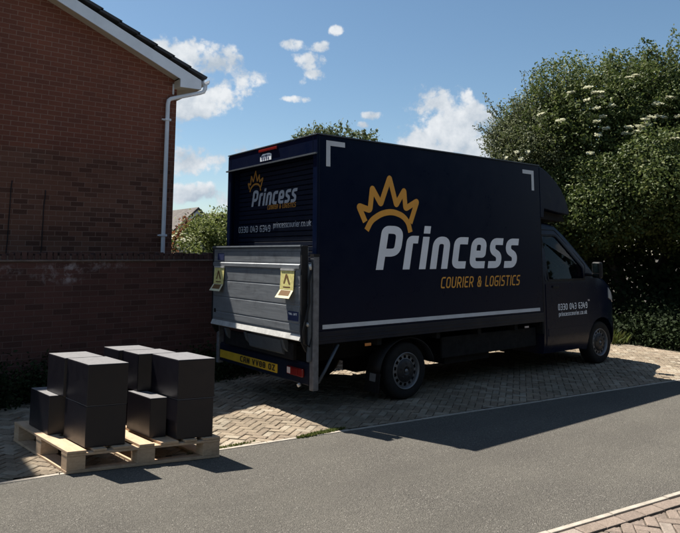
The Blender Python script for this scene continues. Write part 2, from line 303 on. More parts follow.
# ------------------------------------------------------------ helpers
WL = {}
def tag(o, label=None, cat=None, group=None, kind=None):
    if label: o['label'] = label
    if cat: o['category'] = cat
    if group: o['group'] = group
    if kind: o['kind'] = kind
    return o
def thing(name, loc, label, cat, group=None):
    o = bpy.data.objects.new(name, None); o.empty_display_size = .2; col.objects.link(o); o.location = loc; WL[o] = Vector(loc)
    return tag(o, label, cat, group)
class MB:
    def __init__(s): s.v = []; s.f = []; s.sm = []
    def add(s, vs, fs, smooth=False):
        b = len(s.v); s.v += [tuple(v) for v in vs]; s.f += [tuple(b+i for i in f) for f in fs]; s.sm += [smooth]*len(fs); return s
    def box(s, x0, x1, y0, y1, z0, z1):
        v = [(x, y, z) for z in (z0, z1) for y in (y0, y1) for x in (x0, x1)]
        return s.add(v, [(0, 2, 3, 1), (4, 5, 7, 6), (0, 1, 5, 4), (2, 6, 7, 3), (0, 4, 6, 2), (1, 3, 7, 5)])
    def obox(s, o, a, b, c):      # corner + three edge vectors
        o, a, b, c = map(Vector, (o, a, b, c))
        if a.cross(b).dot(c) < 0: a, b = b, a
        v = [o, o+a, o+b, o+a+b, o+c, o+c+a, o+c+b, o+c+a+b]
        return s.add(v, [(0, 2, 3, 1), (4, 5, 7, 6), (0, 1, 5, 4), (2, 6, 7, 3), (0, 4, 6, 2), (1, 3, 7, 5)])
    def prism(s, pts, f0, f1, smooth=False):   # pts 2D; f0/f1 map 2D->3D at both ends
        n = len(pts); v = [f0(*p) for p in pts]+[f1(*p) for p in pts]
        fs = [tuple(range(n))[::-1], tuple(range(n, 2*n))]
        s.add(v, fs); b = len(s.v)-2*n
        s.f += [(b+i, b+(i+1) % n, b+n+(i+1) % n, b+n+i) for i in range(n)]; s.sm += [smooth]*n
        return s
    def quad(s, a, b, c, d): return s.add([a, b, c, d], [(0, 1, 2, 3)])
    def tube(s, path, r, n=10, caps=True):
        path = [Vector(p) for p in path]; rs = r if isinstance(r, (list, tuple)) else [r]*len(path)
        rings = []; prev = None
        for i, p in enumerate(path):
            t = (path[min(i+1, len(path)-1)]-path[max(i-1, 0)]).normalized()
            a = prev if prev is not None else (Vector((0, 0, 1)) if abs(t.z) < .9 else Vector((1, 0, 0)))
            x = (a - t*a.dot(t)).normalized(); y = t.cross(x); prev = x
            rings.append([p + (x*math.cos(k*2*math.pi/n)+y*math.sin(k*2*math.pi/n))*rs[i] for k in range(n)])
        v = [q for rg in rings for q in rg]
        fs = [(i*n+k, i*n+(k+1) % n, (i+1)*n+(k+1) % n, (i+1)*n+k) for i in range(len(path)-1) for k in range(n)]
        s.add(v, fs, True)
        if caps:
            b = len(s.v)-len(v); s.f += [tuple(b+k for k in range(n))[::-1], tuple(b+(len(path)-1)*n+k for k in range(n))]; s.sm += [False]*2
        return s
    def lathe_y(s, cx, cz, prof, n=40, smooth=True):   # prof: (radius, y); axis along Y
        v = []; 
        for (r, y) in prof: v += [(cx+r*math.cos(2*math.pi*k/n), y, cz+r*math.sin(2*math.pi*k/n)) for k in range(n)]
        fs = [(i*n+k, i*n+(k+1) % n, (i+1)*n+(k+1) % n, (i+1)*n+k) for i in range(len(prof)-1) for k in range(n)]
        return s.add(v, fs, smooth)
    def build(s, name, mat, parent=None, bevel=0., seg=2, label=None, recalc=True):
        off = WL[parent] if parent is not None else Vector((0, 0, 0))
        me = bpy.data.meshes.new(name); me.from_pydata([(x-off.x, y-off.y, z-off.z) for x, y, z in s.v], [], s.f)
        me.polygons.foreach_set('use_smooth', s.sm)
        if recalc:
            bm = bmesh.new(); bm.from_mesh(me); bmesh.ops.recalc_face_normals(bm, faces=bm.faces); bm.to_mesh(me); bm.free()
        me.materials.append(M[mat] if isinstance(mat, str) else mat); me.update()
        o = bpy.data.objects.new(name, me); col.objects.link(o)
        if parent is not None: o.parent = parent; WL[o] = off.copy()
        else: WL[o] = Vector((0, 0, 0))
        if bevel:
            b = o.modifiers.new('bevel', 'BEVEL'); b.width = bevel; b.segments = seg; b.limit_method = 'ANGLE'; b.angle_limit = R(40)
        if label: o['label'] = label
        return o

# ------------------------------------------------------------ lettering: ribbons on a surface
def fillet(pts, closed):
    n = len(pts); out = []
    for i, (x, y, r) in enumerate(pts):
        if r <= 0 or (not closed and i in (0, n-1)): out.append(Vector((x, y))); continue
        p = Vector((x, y)); a = Vector(pts[i-1][:2])-p; b = Vector(pts[(i+1) % n][:2])-p
        la, lb = a.length, b.length; r_ = min(r, la*.499, lb*.499); a.normalize(); b.normalize()
        p0, p1 = p+a*r_, p+b*r_
        for k in range(7):
            t = k/6; out.append(p0*(1-t)**2 + p*2*t*(1-t) + p1*t*t)
    return out
def ribbon(pts, th, closed):
    n = len(pts); L = []; Rr = []
    for i, p in enumerate(pts):
        a = pts[(i-1) % n] if closed or i > 0 else None; b = pts[(i+1) % n] if closed or i < n-1 else None
        d1 = (p-a).normalized() if a is not None and (p-a).length > 1e-7 else None; d2 = (b-p).normalized() if b is not None and (b-p).length > 1e-7 else None
        if d1 is None: d1 = d2
        if d2 is None: d2 = d1
        n1 = Vector((-d1.y, d1.x)); n2 = Vector((-d2.y, d2.x)); mm = n1+n2
        mm = n1 if mm.length < 1e-5 else mm.normalized(); k = min(1/max(mm.dot(n1), .35), 2.2)
        L.append(p+mm*th/2*k); Rr.append(p-mm*th/2*k)
    return L, Rr
r_ = .34
G = {  # width, strokes (closed, points x 0..1 of width, y 0..1 of cap height, corner radius)
 'P': (.56, [(0, [(0, 0, 0), (0, 1, .12), (1, 1, r_), (1, .36, r_), (.1, .36, 0)])]),
 'r': (.31, [(0, [(0, 0, 0), (0, .74, .30), (1, .74, 0)])]),
 'i': (.19, [(0, [(.5, 0, 0), (.5, .72, 0)]), (0, [(.5, 1.035, 0), (.5, 1.036, 0)])]),
 'n': (.50, [(0, [(0, 0, 0), (0, .74, .26), (1, .74, .3), (1, 0, 0)])]),
 'c': (.42, [(0, [(1, .74, 0), (0, .74, .3), (0, 0, .3), (1, 0, 0)])]),
 'e': (.49, [(0, [(1, 0, 0), (0, 0, .3), (0, .74, .3), (1, .74, .3), (1, .33, .03), (.03, .33, 0)])]),
 's': (.43, [(0, [(1, .74, 0), (0, .74, .26), (0, .44, .2), (1, .30, .2), (1, 0, .26), (0, 0, 0)])]),
 'o': (.54, [(1, [(0, 0, .3), (0, .74, .3), (1, .74, .3), (1, 0, .3)])]),
 'u': (.54, [(0, [(0, .74, 0), (0, 0, .3), (1, 0, .3), (1, .74, 0)])]),
 'p': (.54, [(0, [(0, -.28, 0), (0, .74, .1), (1, .74, .3), (1, 0, .3), (.05, 0, 0)])]),
 'k': (.50, [(0, [(0, 0, 0), (0, 1, 0)]), (0, [(1, .74, 0), (.1, .36, 0), (1, 0, 0)])]),
 '.': (.18, [(0, [(.5, 0, 0), (.5, .001, 0)])]),
 'C': (.54, [(0, [(1, 1, 0), (0, 1, .3), (0, 0, .3), (1, 0, 0)])]),
 'O': (.58, [(1, [(0, 0, .3), (0, 1, .3), (1, 1, .3), (1, 0, .3)])]),
 'U': (.58, [(0, [(0, 1, 0), (0, 0, .3), (1, 0, .3), (1, 1, 0)])]),
 'R': (.58, [(0, [(0, 0, 0), (0, 1, .1), (1, 1, .3), (1, .42, .3), (.05, .42, 0)]), (0, [(.5, .42, 0), (1, 0, 0)])]),
 'I': (.15, [(0, [(.5, 0, 0), (.5, 1, 0)])]),
 'E': (.50, [(0, [(1, 1, 0), (0, 1, .15), (0, 0, .15), (1, 0, 0)]), (0, [(0, .5, 0), (.85, .5, 0)])]),
 'L': (.48, [(0, [(0, 1, 0), (0, 0, .15), (1, 0, 0)])]),
 'G': (.58, [(0, [(1, 1, 0), (0, 1, .3), (0, 0, .3), (1, 0, .2), (1, .48, .05), (.5, .48, 0)])]),
 'S': (.54, [(0, [(1, 1, 0), (0, 1, .26), (0, .52, .2), (1, .48, .2), (1, 0, .26), (0, 0, 0)])]),
 'T': (.56, [(0, [(0, 1, 0), (1, 1, 0)]), (0, [(.5, 1, 0), (.5, 0, 0)])]),
 '&': (.60, [(0, [(1, .5, 0), (1, 0, .25), (0, 0, .25), (0, .5, .2), (.7, .55, .15), (.7, 1, .2), (.1, 1, .2), (.1, .7, 0), (.95, .02, 0)])]),
 '0': (.56, [(1, [(0, 0, .28), (0, 1, .28), (1, 1, .28), (1, 0, .28)])]),
 '3': (.52, [(0, [(0, 1, 0), (1, 1, .28), (1, 0, .28), (0, 0, 0)]), (0, [(.25, .5, 0), (1, .5, 0)])]),
 '4': (.56, [(0, [(.15, 1, 0), (0, .3, .05), (1, .3, 0)]), (0, [(.75, .7, 0), (.75, 0, 0)])]),
 '6': (.54, [(0, [(.9, 1, 0), (0, 1, .28), (0, 0, .28), (1, 0, .28), (1, .55, .28), (.05, .55, 0)])]),
 '9': (.54, [(0, [(.1, 0, 0), (1, 0, .28), (1, 1, .28), (0, 1, .28), (0, .45, .28), (.95, .45, 0)])]),
 'A': (.58, [(0, [(0, 0, 0), (.1, 1, .1), (.9, 1, .1), (1, 0, 0)]), (0, [(.05, .4, 0), (.95, .4, 0)])]),
 'N': (.58, [(0, [(0, 0, 0), (0, 1, 0), (1, 0, 0), (1, 1, 0)])]),
 'V': (.58, [(0, [(0, 1, 0), (.5, 0, 0), (1, 1, 0)])]),
 'F': (.48, [(0, [(0, 0, 0), (0, 1, .05), (1, 1, 0)]), (0, [(0, .5, 0), (.8, .5, 0)])]),
 'D': (.58, [(1, [(0, 0, .03), (0, 1, .03), (1, 1, .35), (1, 0, .35)])]),
 'W': (.74, [(0, [(0, 1, 0), (.22, 0, 0), (.5, .8, 0), (.78, 0, 0), (1, 1, 0)])]),
 'H': (.58, [(0, [(0, 0, 0), (0, 1, 0)]), (0, [(1, 0, 0), (1, 1, 0)]), (0, [(0, .5, 0), (1, .5, 0)])]),
 '8': (.54, [(1, [(0, 0, .25), (0, 1, .25), (1, 1, .25), (1, 0, .25)]), (0, [(0, .5, 0), (1, .5, 0)])]),
 'Z': (.54, [(0, [(0, 1, 0), (1, 1, 0), (0, 0, 0), (1, 0, 0)])]),
 ' ': (.28, []),
}
def pieces(mb, P, th, cl, tr, lay):
    n = len(P)
    for i in range(n if cl else n-1):
        a, b = P[i], P[(i+1) % n]; d = b-a
        if d.length < 1e-6: continue
        nn = Vector((-d.y, d.x)).normalized()*th/2; lay += 1; l = .00005*(lay % 40)
        mb.add([tr(a+nn, l), tr(b+nn, l), tr(b-nn, l), tr(a-nn, l)], [(0, 3, 2, 1)])
        if cl or i < n-2:
            lay += 1; l = .00005*(lay % 40)
            mb.add([tr(b+Vector((math.cos(k*math.pi/8), math.sin(k*math.pi/8)))*th/2, l) for k in range(16)], [tuple(range(16))])
    return lay
def words(name, text, O, rv, uv, height, mat, parent, th=.17, slant=0., gap=.12, width=None, nv=None):
    tot = sum(G[c][0] for c in text)+gap*(len(text)-1); sx = (width/(tot*height)) if width else 1.; x = 0
    for wd in text.split(' '):
        ww = sum(G[c][0] for c in wd)+gap*(len(wd)-1); mb = MB()
        lettering(mb, wd, Vector(O)+Vector(rv)*x*height*sx, rv, uv, height, th, slant, gap, ww*height*sx, nv)
        mb.build(name, mat, parent, recalc=False); x += ww+gap+G[' '][0]+gap
def lettering(mb, text, O, rv, uv, height, th=.17, slant=0., gap=.12, width=None, nv=None):
    O, rv, uv = Vector(O), Vector(rv), Vector(uv); nv = Vector(nv) if nv is not None else rv.cross(uv)
    tot = sum(G[c][0] for c in text)+gap*(len(text)-1)
    sx = (width/(tot*height)) if width else 1.
    x = 0; lay = 0
    for c in text:
        wd, strokes = G[c]
        for cl, pts in strokes:
            q = [(x+th/2+fx*(wd-th) if wd > th*1.3 else x+wd/2, th/2+fy*(1-th), rr*(wd if rr else 0)*1.3) for fx, fy, rr in pts]
            P = fillet(q, cl)
            if not cl:
                P[0] = P[0]+(P[0]-P[1]).normalized()*th/2; P[-1] = P[-1]+(P[-1]-P[-2]).normalized()*th/2
            tr = lambda p, l: O + rv*((p.x+slant*p.y)*height*sx) + uv*(p.y*height) + nv*l
            lay = pieces(mb, P, th, cl, tr, lay)
        x += wd+gap
    return mb

# ------------------------------------------------------------ foliage
def unit(n):
    v = np.random.normal(size=(n, 3)); return v/np.linalg.norm(v, axis=1)[:, None]
def leaf_quads(C, N, size, aspect=.55, curl=True):
    """pointed leaf-shaped faces (6 vertices) at centres C with normals N"""
    n = len(C); a = unit(n); t = np.cross(N, a); t /= np.linalg.norm(t, axis=1)[:, None]+1e-9; b = np.cross(N, t)
    s = size[:, None]; w_ = s*aspect
    V = np.stack([C-t*s*.5, C-t*s*.12+b*w_*.5, C+t*s*.28+b*w_*.36, C+t*s*.5-N*s*.10, C+t*s*.28-b*w_*.36, C-t*s*.12-b*w_*.5], 1)
    return V.reshape(-1, 3)
def fast_mesh(name, V, k, mat, parent):
    off = WL[parent] if parent is not None else Vector((0, 0, 0))
    V = V - np.array(off); n = len(V)//k
    me = bpy.data.meshes.new(name); me.vertices.add(len(V)); me.vertices.foreach_set('co', V.astype(np.float32).ravel())
    me.loops.add(n*k); me.loops.foreach_set('vertex_index', np.arange(n*k, dtype=np.int32))
    me.polygons.add(n); me.polygons.foreach_set('loop_start', np.arange(0, n*k, k, dtype=np.int32)); me.polygons.foreach_set('loop_total', np.full(n, k, dtype=np.int32))
    me.update(calc_edges=True); me.validate(); me.materials.append(M[mat])
    o = bpy.data.objects.new(name, me); col.objects.link(o)
    if parent is not None: o.parent = parent; WL[o] = off.copy()
    else: WL[o] = Vector((0, 0, 0))
    return o
def crown_points(clumps, density, sub=.32, spread=.30, droop=.0):
    """leaves gathered in small sprays that sit on an uneven shell of each clump"""
    out = []; nor = []
    for (c, r, wt) in clumps:
        c = np.array(c); r = np.array(r if hasattr(r, '__len__') else (r, r, r)); area = 4*math.pi*(np.mean(r)**2)
        ns = int(area*density*wt/18)
        d = unit(ns); B_ = unit(16); bump = np.exp(-(1-d@B_.T)*11).max(1); rad = .76+.38*bump + np.random.normal(0, .05, ns)
        depth = np.random.power(2.6, ns); rad *= .55+.45*depth
        P = c+d*r*rad[:, None]
        for j in range(18):
            q = P+np.random.normal(0, spread*sub*1.0, (ns, 3)); q[:, 2] -= droop*np.random.rand(ns)
            out.append(q); nn = d*.55+unit(ns)*.9+np.array([0, 0, .35]); nor.append(nn/np.linalg.norm(nn, axis=1)[:, None])
    return np.concatenate(out), np.concatenate(nor)
def twig(mb, a, d, L, r=.012):
    a = Vector(a); d = Vector(d).normalized(); pts = [a]
    for k in range(4):
        d = (d+Vector(np.random.normal(0, .16, 3))+Vector((0, 0, -.05))).normalized(); pts.append(pts[-1]+d*L/4)
    mb.tube(pts, [r, r*.8, r*.6, r*.4, r*.25], 5, False); return pts
def plant(name, base, label, cat, clumps, density, size, mat, group=None, trunks=None, sprays=(), aspect=.55, spread=.3, core=.62, foliage='crown', droop=0.):
    t = thing(name, base, label, cat, group)
    C, N = crown_points(clumps, density, spread=spread/.3*.3, droop=droop)
    mbb = MB()
    if trunks:
        for a, b, r in trunks:
            a, b = Vector(a), Vector(b); md = (a+b)/2+Vector(np.random.normal(0, .12, 3)); MB().tube([a, md, b], [r, r*.75, r*.35], 9).build('trunk' if a.z < .5 else 'limb', 'bark', t)
    ex = []; 
    for (a, d, L, n) in sprays:      # twigs that stick out beyond the crown, with leaves strung along them
        pts = twig(mbb, a, d, L)
        for k in range(n):
            s_ = random.random()**.7*3.999; i = int(s_); p = pts[i].lerp(pts[i+1], s_-i); ex.append(np.array(p)+np.random.normal(0, .045, 3))
    if ex: ex = np.array(ex); C = np.concatenate([C, ex]); N = np.concatenate([N, unit(len(ex))])
    S = size*np.random.uniform(.6, 1.35, len(C))
    cr = fast_mesh(foliage, leaf_quads(C, N, S, aspect), 6, mat, t)
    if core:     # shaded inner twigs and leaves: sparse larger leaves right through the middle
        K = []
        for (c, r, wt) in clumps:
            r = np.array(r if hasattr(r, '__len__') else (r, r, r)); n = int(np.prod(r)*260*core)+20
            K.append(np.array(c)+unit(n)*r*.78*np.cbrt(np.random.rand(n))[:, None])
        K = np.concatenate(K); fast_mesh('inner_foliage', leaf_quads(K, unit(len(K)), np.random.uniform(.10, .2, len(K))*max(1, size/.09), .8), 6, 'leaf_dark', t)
    if mbb.v: mbb.build('twigs', 'bark', t)
    return t

# ============================================================ SETTING
# lines of the road edge: y = -.545 - .145*(x+.14)
SL = -.145
def yb(x): return -.548+SL*(x+.14)
def yk(x): return -3.228+SL*(x-.03)
ed = Vector((1, SL, 0)).normalized(); en = Vector((-ed.y, ed.x, 0))
mb = MB(); mb.quad((-400, -400, -.055), (400, -400, -.055), (400, 400, -.055), (-400, 400, -.055))
tag(mb.build('ground', 'soil', recalc=False), kind='structure')
mb = MB(); n = 40
mb.quad((-60, yk(-60), 0), (60, yk(60), 0), (60, yb(60), 0), (-60, yb(-60), 0))
tag(mb.build('road', 'asphalt', recalc=False), kind='structure')
mb = MB(); mb.quad((-9, yb(-9)+.05, -.012), (8.25, yb(8.25)+.05, -.012), (8.25, 3.05, -.012), (-9, 3.05, -.012))
tag(mb.build('driveway_bed', 'sand', recalc=False), kind='structure')

def herringbone(x0, x1, y0, y1, ang, org, planes, name, mat, wb_=.084):
    bm = bmesh.new(); Wd = wb_; ca, sa = math.cos(ang), math.sin(ang)
    rng = int(max(x1-x0, y1-y0)/Wd*1.1)+8; g = .0036; tops = []
    vs = []; fs = []
    for i in range(-rng, rng):
        for j in range(-rng//2, rng//2):
            bx, by = i*1+j*2, i*1-j*2
            for (lx, ly, w_, h_) in ((bx, by, 2, 1), (bx, by+1, 1, 2)):
                cx, cy = (lx+w_/2)*Wd, (ly+h_/2)*Wd
                X, Y = org[0]+cx*ca-cy*sa, org[1]+cx*sa+cy*ca
                if not (x0 < X < x1 and y0 < Y < y1): continue
                if any((X-p[0])*nn[0]+(Y-p[1])*nn[1] > .22 for p, nn in planes): continue
                hw, hh = w_*Wd/2-g, h_*Wd/2-g; dz = random.gauss(0, .0022); tx, ty = random.gauss(0, .018), random.gauss(0, .018)
                b = len(vs); c_ = .0065
                for (ux, uy, zz) in [(-hw, -hh, -.018), (hw, -hh, -.018), (hw, hh, -.018), (-hw, hh, -.018), (-hw, -hh, -.004), (hw, -hh, -.004), (hw, hh, -.004), (-hw, hh, -.004), (-hw+c_, -hh+c_, 0), (hw-c_, -hh+c_, 0), (hw-c_, hh-c_, 0), (-hw+c_, hh-c_, 0)]:
                    vs.append((X+ux*ca-uy*sa, Y+ux*sa+uy*ca, .003+zz+dz+(tx*ux+ty*uy if zz > -.01 else 0)))
                for k in range(4): fs.append((b+k, b+(k+1) % 4, b+4+(k+1) % 4, b+4+k)); fs.append((b+4+k, b+4+(k+1) % 4, b+8+(k+1) % 4, b+8+k))
                fs.append((b+8, b+9, b+10, b+11))
    me = bpy.data.meshes.new(name); me.from_pydata(vs, [], fs); bm.from_mesh(me)
    for p, nn in planes:
        bmesh.ops.bisect_plane(bm, geom=bm.verts[:]+bm.edges[:]+bm.faces[:], plane_co=(p[0], p[1], 0), plane_no=(nn[0], nn[1], 0), clear_outer=True)
    bm.to_mesh(me); bm.free(); me.materials.append(M[mat])
    o = bpy.data.objects.new(name, me); col.objects.link(o); WL[o] = Vector((0, 0, 0)); return o
drv = herringbone(-6, 8.3, -2.2, 3.1, R(-8.2+45), (0, 0), [((0, yb(0)+.062), (-en.x, -en.y)), ((8.2, .5), (.966, -.26)), ((0, 2.9), (0, 1))], 'driveway', 'paver')
tag(drv, kind='structure')
pv = herringbone(-2.5, 4, -6.5, -3.2, R(-8.2+45), (.02, -3.3), [((0, yk(0)-.17), (en.x, en.y))], 'pavement', 'paver_red')
tag(pv, kind='structure')
mb = MB(); mb.quad((-60, yk(-60)-12, -.014), (60, yk(60)-12, -.014), (60, yk(60)-.05, -.014), (-60, yk(-60)-.05, -.014)); tag(mb.build('pavement_bed', 'sand', recalc=False), kind='structure')
# edging: narrow concrete strip between road and driveway, kerb blocks beside the pavement
mb = MB(); x = -8.0
while x < 9.0:
    L = .9; o = Vector((x, yb(x)+.006, -.05)); mb.obox(o, ed*(L-.006), en*.045, (0, 0, .054+random.gauss(0, .0015))); x += L*ed.x
tag(mb.build('driveway_edging', 'kerbstone', bevel=.004), kind='structure')
mb = MB(); x = -4.0
while x < 8.0:
    L = .6; o = Vector((x, yk(x), -.05)); mb.obox(o, ed*(L-.007), -en*.042, (0, 0, .064+random.gauss(0, .0015))); x += L*ed.x
tag(mb.build('kerb', 'kerbstone', bevel=.006), kind='structure')
mb = MB(); x = -4.0
while x < 8.0:
    L = .2; o = Vector((x, yk(x), -.05))-en*.048; mb.obox(o, ed*(L-.006), -en*.1, (0, 0, .056+random.gauss(0, .0015))); x += L*ed.x
tag(mb.build('kerb_border_course', 'paver_red', bevel=.005), kind='structure')

# ------------------------------------------------------------ garden wall
t = thing('garden_wall', (-2, 3.1, 0), 'dark brick garden wall with a brick-on-edge top running behind the boxes and van', 'wall')
MB().box(-8, 9.0, 3.1, 3.315, -.05, 1.655).build('wall_face', 'brick_wall', t)
MB().box(-8, 9.0, 3.078, 3.337, 1.657, 1.682).build('creasing_tiles', 'tile_line', t, bevel=.004)
mb = MB(); x = -8
while x < 9.0:
    h = random.gauss(.090, .011); mb.box(x+random.uniform(0, .006), x+.066-random.uniform(0, .012), 3.09+random.gauss(0, .007), 3.32, 1.684, 1.684+h); x += .0755
mb.build('coping_bricks', 'cap_brick', t, bevel=.006)
MB().box(-8, 9.0, 3.11, 3.305, 1.683, 1.735).build('coping_mortar', 'tile_line', t)
mb = MB(); mb.tube([(.40, 3.08, 1.50), (.40, 3.08, 1.46)], .012); mb.build('fixing', 'alloy_lip', t)

# ------------------------------------------------------------ house
yw = 4.25; t = thing('brick_house', (-4.1, yw, 0), 'red brick house gable with white bargeboard and dark tiled roof at left', 'house')
sl = .44; xr_, zr = -3.4, 6.2
def zb_(x): return 4.657+.4335*(-x) if x > xr_ else 4.657+.4335*(-xr_)-.4335*(xr_-x)
XL = 2*xr_
pts = [(XL, -.05), (.05, -.05), (.05, zb_(.0)+.02), (xr_, zb_(xr_)+.05), (XL, zb_(XL)+.02)]
MB().prism(pts, lambda x, z: (x, yw, z), lambda x, z: (x, yw+9, z)).build('wall', 'brick_house', t)
yv = 3.985
mb = MB()
for sgn in (1, -1):
    mir = (lambda x: x) if sgn == 1 else (lambda x: 2*xr_-x)
    P = [(mir(xr_), zb_(xr_)+.0), (mir(.0), zb_(0)), (mir(.0), zb_(0)-.135), (mir(.372), 4.535), (mir(.372), 4.690), (mir(xr_), 4.690+.4335*(.372-xr_))]
    mb.prism(P, lambda x, z: (x, yv, z), lambda x, z: (x, yv+.022, z))
mb.build('bargeboard', 'upvc', t)
MB().box(-.004, .372, yv+.024, yw-.002, 4.535, 4.550).box(-.006, -.0005, yv+.024, yw-.014, 4.5505, 4.66).build('box_end', 'soffit', t)
mb = MB(); mb.box(.054, .365, yw, yw+9, 4.538, 4.552)
mb.prism([(xr_, zb_(xr_)+.03), (.0, zb_(0)+.03), (.0, zb_(0)+.045), (xr_, zb_(xr_)+.045)], lambda x, z: (x, yv+.024, z), lambda x, z: (x, yw-.002, z))
mb.build('soffit', 'soffit', t)
MB().box(-.03, -.002, yw-.012, yw-.002, 4.44, 4.62).build('corner_trim', 'upvc', t)
MB().box(.366, .384, yv+.024, yw+9, 4.54, 4.68).build('fascia', 'upvc', t)
# roof: stepped rows of tiles
mb = MB(); ca = math.cos(math.atan(sl)); sa = math.sin(math.atan(sl)); rows = 13; Lr = (.44-xr_)/ca/rows
for k in range(rows):
    o = Vector((.44, 0, 4.700))+Vector((-ca, 0, sa))*(k*Lr); hh = .045
    a = Vector((-ca, 0, sa))*(Lr+.03); nrm = Vector((sa, 0, ca))
    tilt = nrm*.022
    v = []
    for yy in (yv-.035, yw+9.3):
        q = Vector((0, yy, 0)); v += [o+q+tilt, o+q+tilt+nrm*hh, o+q+a+nrm*hh, o+q+a]
    mb.add(v, [(0, 1, 2, 3), (7, 6, 5, 4), (0, 4, 5, 1), (1, 5, 6, 2), (2, 6, 7, 3), (3, 7, 4, 0)])
    v2 = [Vector((2*xr_-p.x, p.y, p.z)) for p in v]
    mb.add(v2, [(3, 2, 1, 0), (4, 5, 6, 7), (1, 5, 4, 0), (2, 6, 5, 1), (3, 7, 6, 2), (0, 4, 7, 3)])
rf = mb.build('roof', 'roof_tile', t)
MB().prism([(xr_-.16, 6.29), (xr_+.16, 6.29), (xr_+.1, 6.46), (xr_-.1, 6.46)], lambda x, z: (x, yv-.03, z), lambda x, z: (x, yw+9.2, z)).build('ridge_tiles', 'roof_tile', rf)
mb = MB(); mb.prism([(.395, 4.69), (.385, 4.66), (.40, 4.625), (.44, 4.61), (.48, 4.625), (.497, 4.66), (.497, 4.70), (.485, 4.70), (.485, 4.665), (.47, 4.635), (.44, 4.623), (.41, 4.635), (.398, 4.665), (.405, 4.69)], lambda x, z: (x, yv-.06, z), lambda x, z: (x, yw+9.2, z))
mb.build('gutter', 'upvc', t)
yp = yw-.055
dp = MB(); dp.tube([(.44, yv-.01, 4.62), (.44, yv-.01, 4.56), (.415, yv+.0, 4.50), (.36, yv+.01, 4.475), (0.05, yp-.05, 4.385), (-.075, yp, 4.345), (-.112, yp, 4.31), (-.122, yp, 4.24), (-.120, yp, 2.1), (-.118, yp, .2)], .034, 12)
dp = dp.build('downpipe', 'upvc', t)
for z in (3.98, 2.06, .6): MB().box(-.17, -.068, yp-.042, yw-.002, z-.018, z+.018).tube([(-.168, yp, z), (-.215, yp, z)], .012).build('pipe_clip', 'upvc', dp, bevel=.004)
for (pa, pb) in (((-2.38, 2.80), (-2.40, 1.2)), ((-1.93, 2.69), (-1.955, 1.2))):
    mb = MB(); pts = []
    for k in range(14):
        q = k/13; pts.append((pa[0]+(pb[0]-pa[0])*q+random.gauss(0, .0035), yw-.012, pa[1]+(pb[1]-pa[1])*q))
    mb.tube(pts, .0065, 6).build('wall_cable', 'cable', t)
mb = MB(); mb.box(-4.62, -4.06, 3.97, 4.75, 5.4, 7.16); ch = mb.build('chimney', 'brick_house', t)
MB().box(-4.65, -4.03, 3.94, 4.78, 7.162, 7.25).build('chimney_cap', 'kerbstone', ch, bevel=.01)
mb = MB()
for k in (-4.5, -4.2): mb.tube([(k, 4.36, 7.25), (k, 4.36, 7.52)], [.11, .085], 14)
mb.build('chimney_pot', 'cap_brick', ch)

# ------------------------------------------------------------ distant house between the wall and the van
t = thing('distant_house', (10, 24, 0), 'distant brick house with brown tiled roof seen above the garden wall', 'house')
gx, gz, gy = 8.55, 3.93, 22.0; s_ = .92
pts = [(gx-3.0, -.05), (gx+3.0, -.05), (gx+3.0, gz-.15-3.0*s_), (gx, gz-.15), (gx-3.0, gz-.15-3.0*s_)]
MB().prism(pts, lambda x, z: (x, gy, z), lambda x, z: (x, gy+.3, z)).build('wall', 'brick_house', t)
MB().box(gx-3, gx+8.5, gy+.35, gy+5, -.05, 1.8).build('side_wall', 'brick_house', t)
mb = MB()
for sgn in (-1, 1):
    mb.prism([(gx, gz-.14), (gx+sgn*3.3, gz-.14-3.3*s_), (gx+sgn*3.3, gz-.3-3.3*s_), (gx, gz-.3)], lambda x, z: (x, gy-.25, z), lambda x, z: (x, gy-.2, z))
mb.build('bargeboard', 'upvc', t)
mb = MB()
for sgn in (-1, 1):
    mb.prism([(gx, gz), (gx+sgn*3.3, gz-3.3*s_), (gx+sgn*3.3, gz-.12-3.3*s_), (gx, gz-.12)], lambda x, z: (x, gy-.32, z), lambda x, z: (x, gy+4, z))
mb.prism([(0, gz-2.4), (3.2, gz+.02), (3.2, gz-.1), (0, gz-2.5)], lambda y, z: (gx, gy+1.0+y, z), lambda y, z: (gx+9, gy+1.0+y, z))
mb.prism([(3.2, gz+.02), (6.4, gz-2.4), (6.4, gz-2.5), (3.2, gz-.1)], lambda y, z: (gx, gy+1.0+y, z), lambda y, z: (gx+9, gy+1.0+y, z))
mb.build('roof', 'roof_tile_brown', t)
t = thing('distant_bungalow', (4.5, 23, 0), 'distant low brown-grey roof just right of the downpipe and house corner', 'house')
MB().box(2.0, 7.0, 21.5, 26, -.05, 2.6).build('wall', 'brick_house', t)
MB().prism([(21.0, 2.5), (23.7, 3.75), (26.4, 2.5)], lambda y, z: (1.6, y, z), lambda y, z: (7.3, y, z)).build('roof', 'roof_tile_brown', t)

# ============================================================ THE VAN
van = thing('box_van', (2.9, 1.07, 0), 'navy blue box van with tail lift and pale company lettering parked on the driveway', 'van')
L, Wd, H, ZB = 4.12, 2.13, 3.12, .925
body = MB().box(.0, L, .0, .030, ZB, H).box(.0, L, Wd-.030, Wd, ZB, H).box(.0, L, .0302, Wd-.0302, H-.03, H-.0005).box(.0, L, .0302, Wd-.0302, ZB+.0005, ZB+.03).box(.14, L-.001, .0304, Wd-.0304, ZB+.0305, H-.0305).box(.04, .1385, .0304, .078, ZB+.0305, H-.0305).box(.04, .1385, Wd-.078, Wd-.0304, ZB+.0305, H-.0305).build('box_body', 'navy', van)
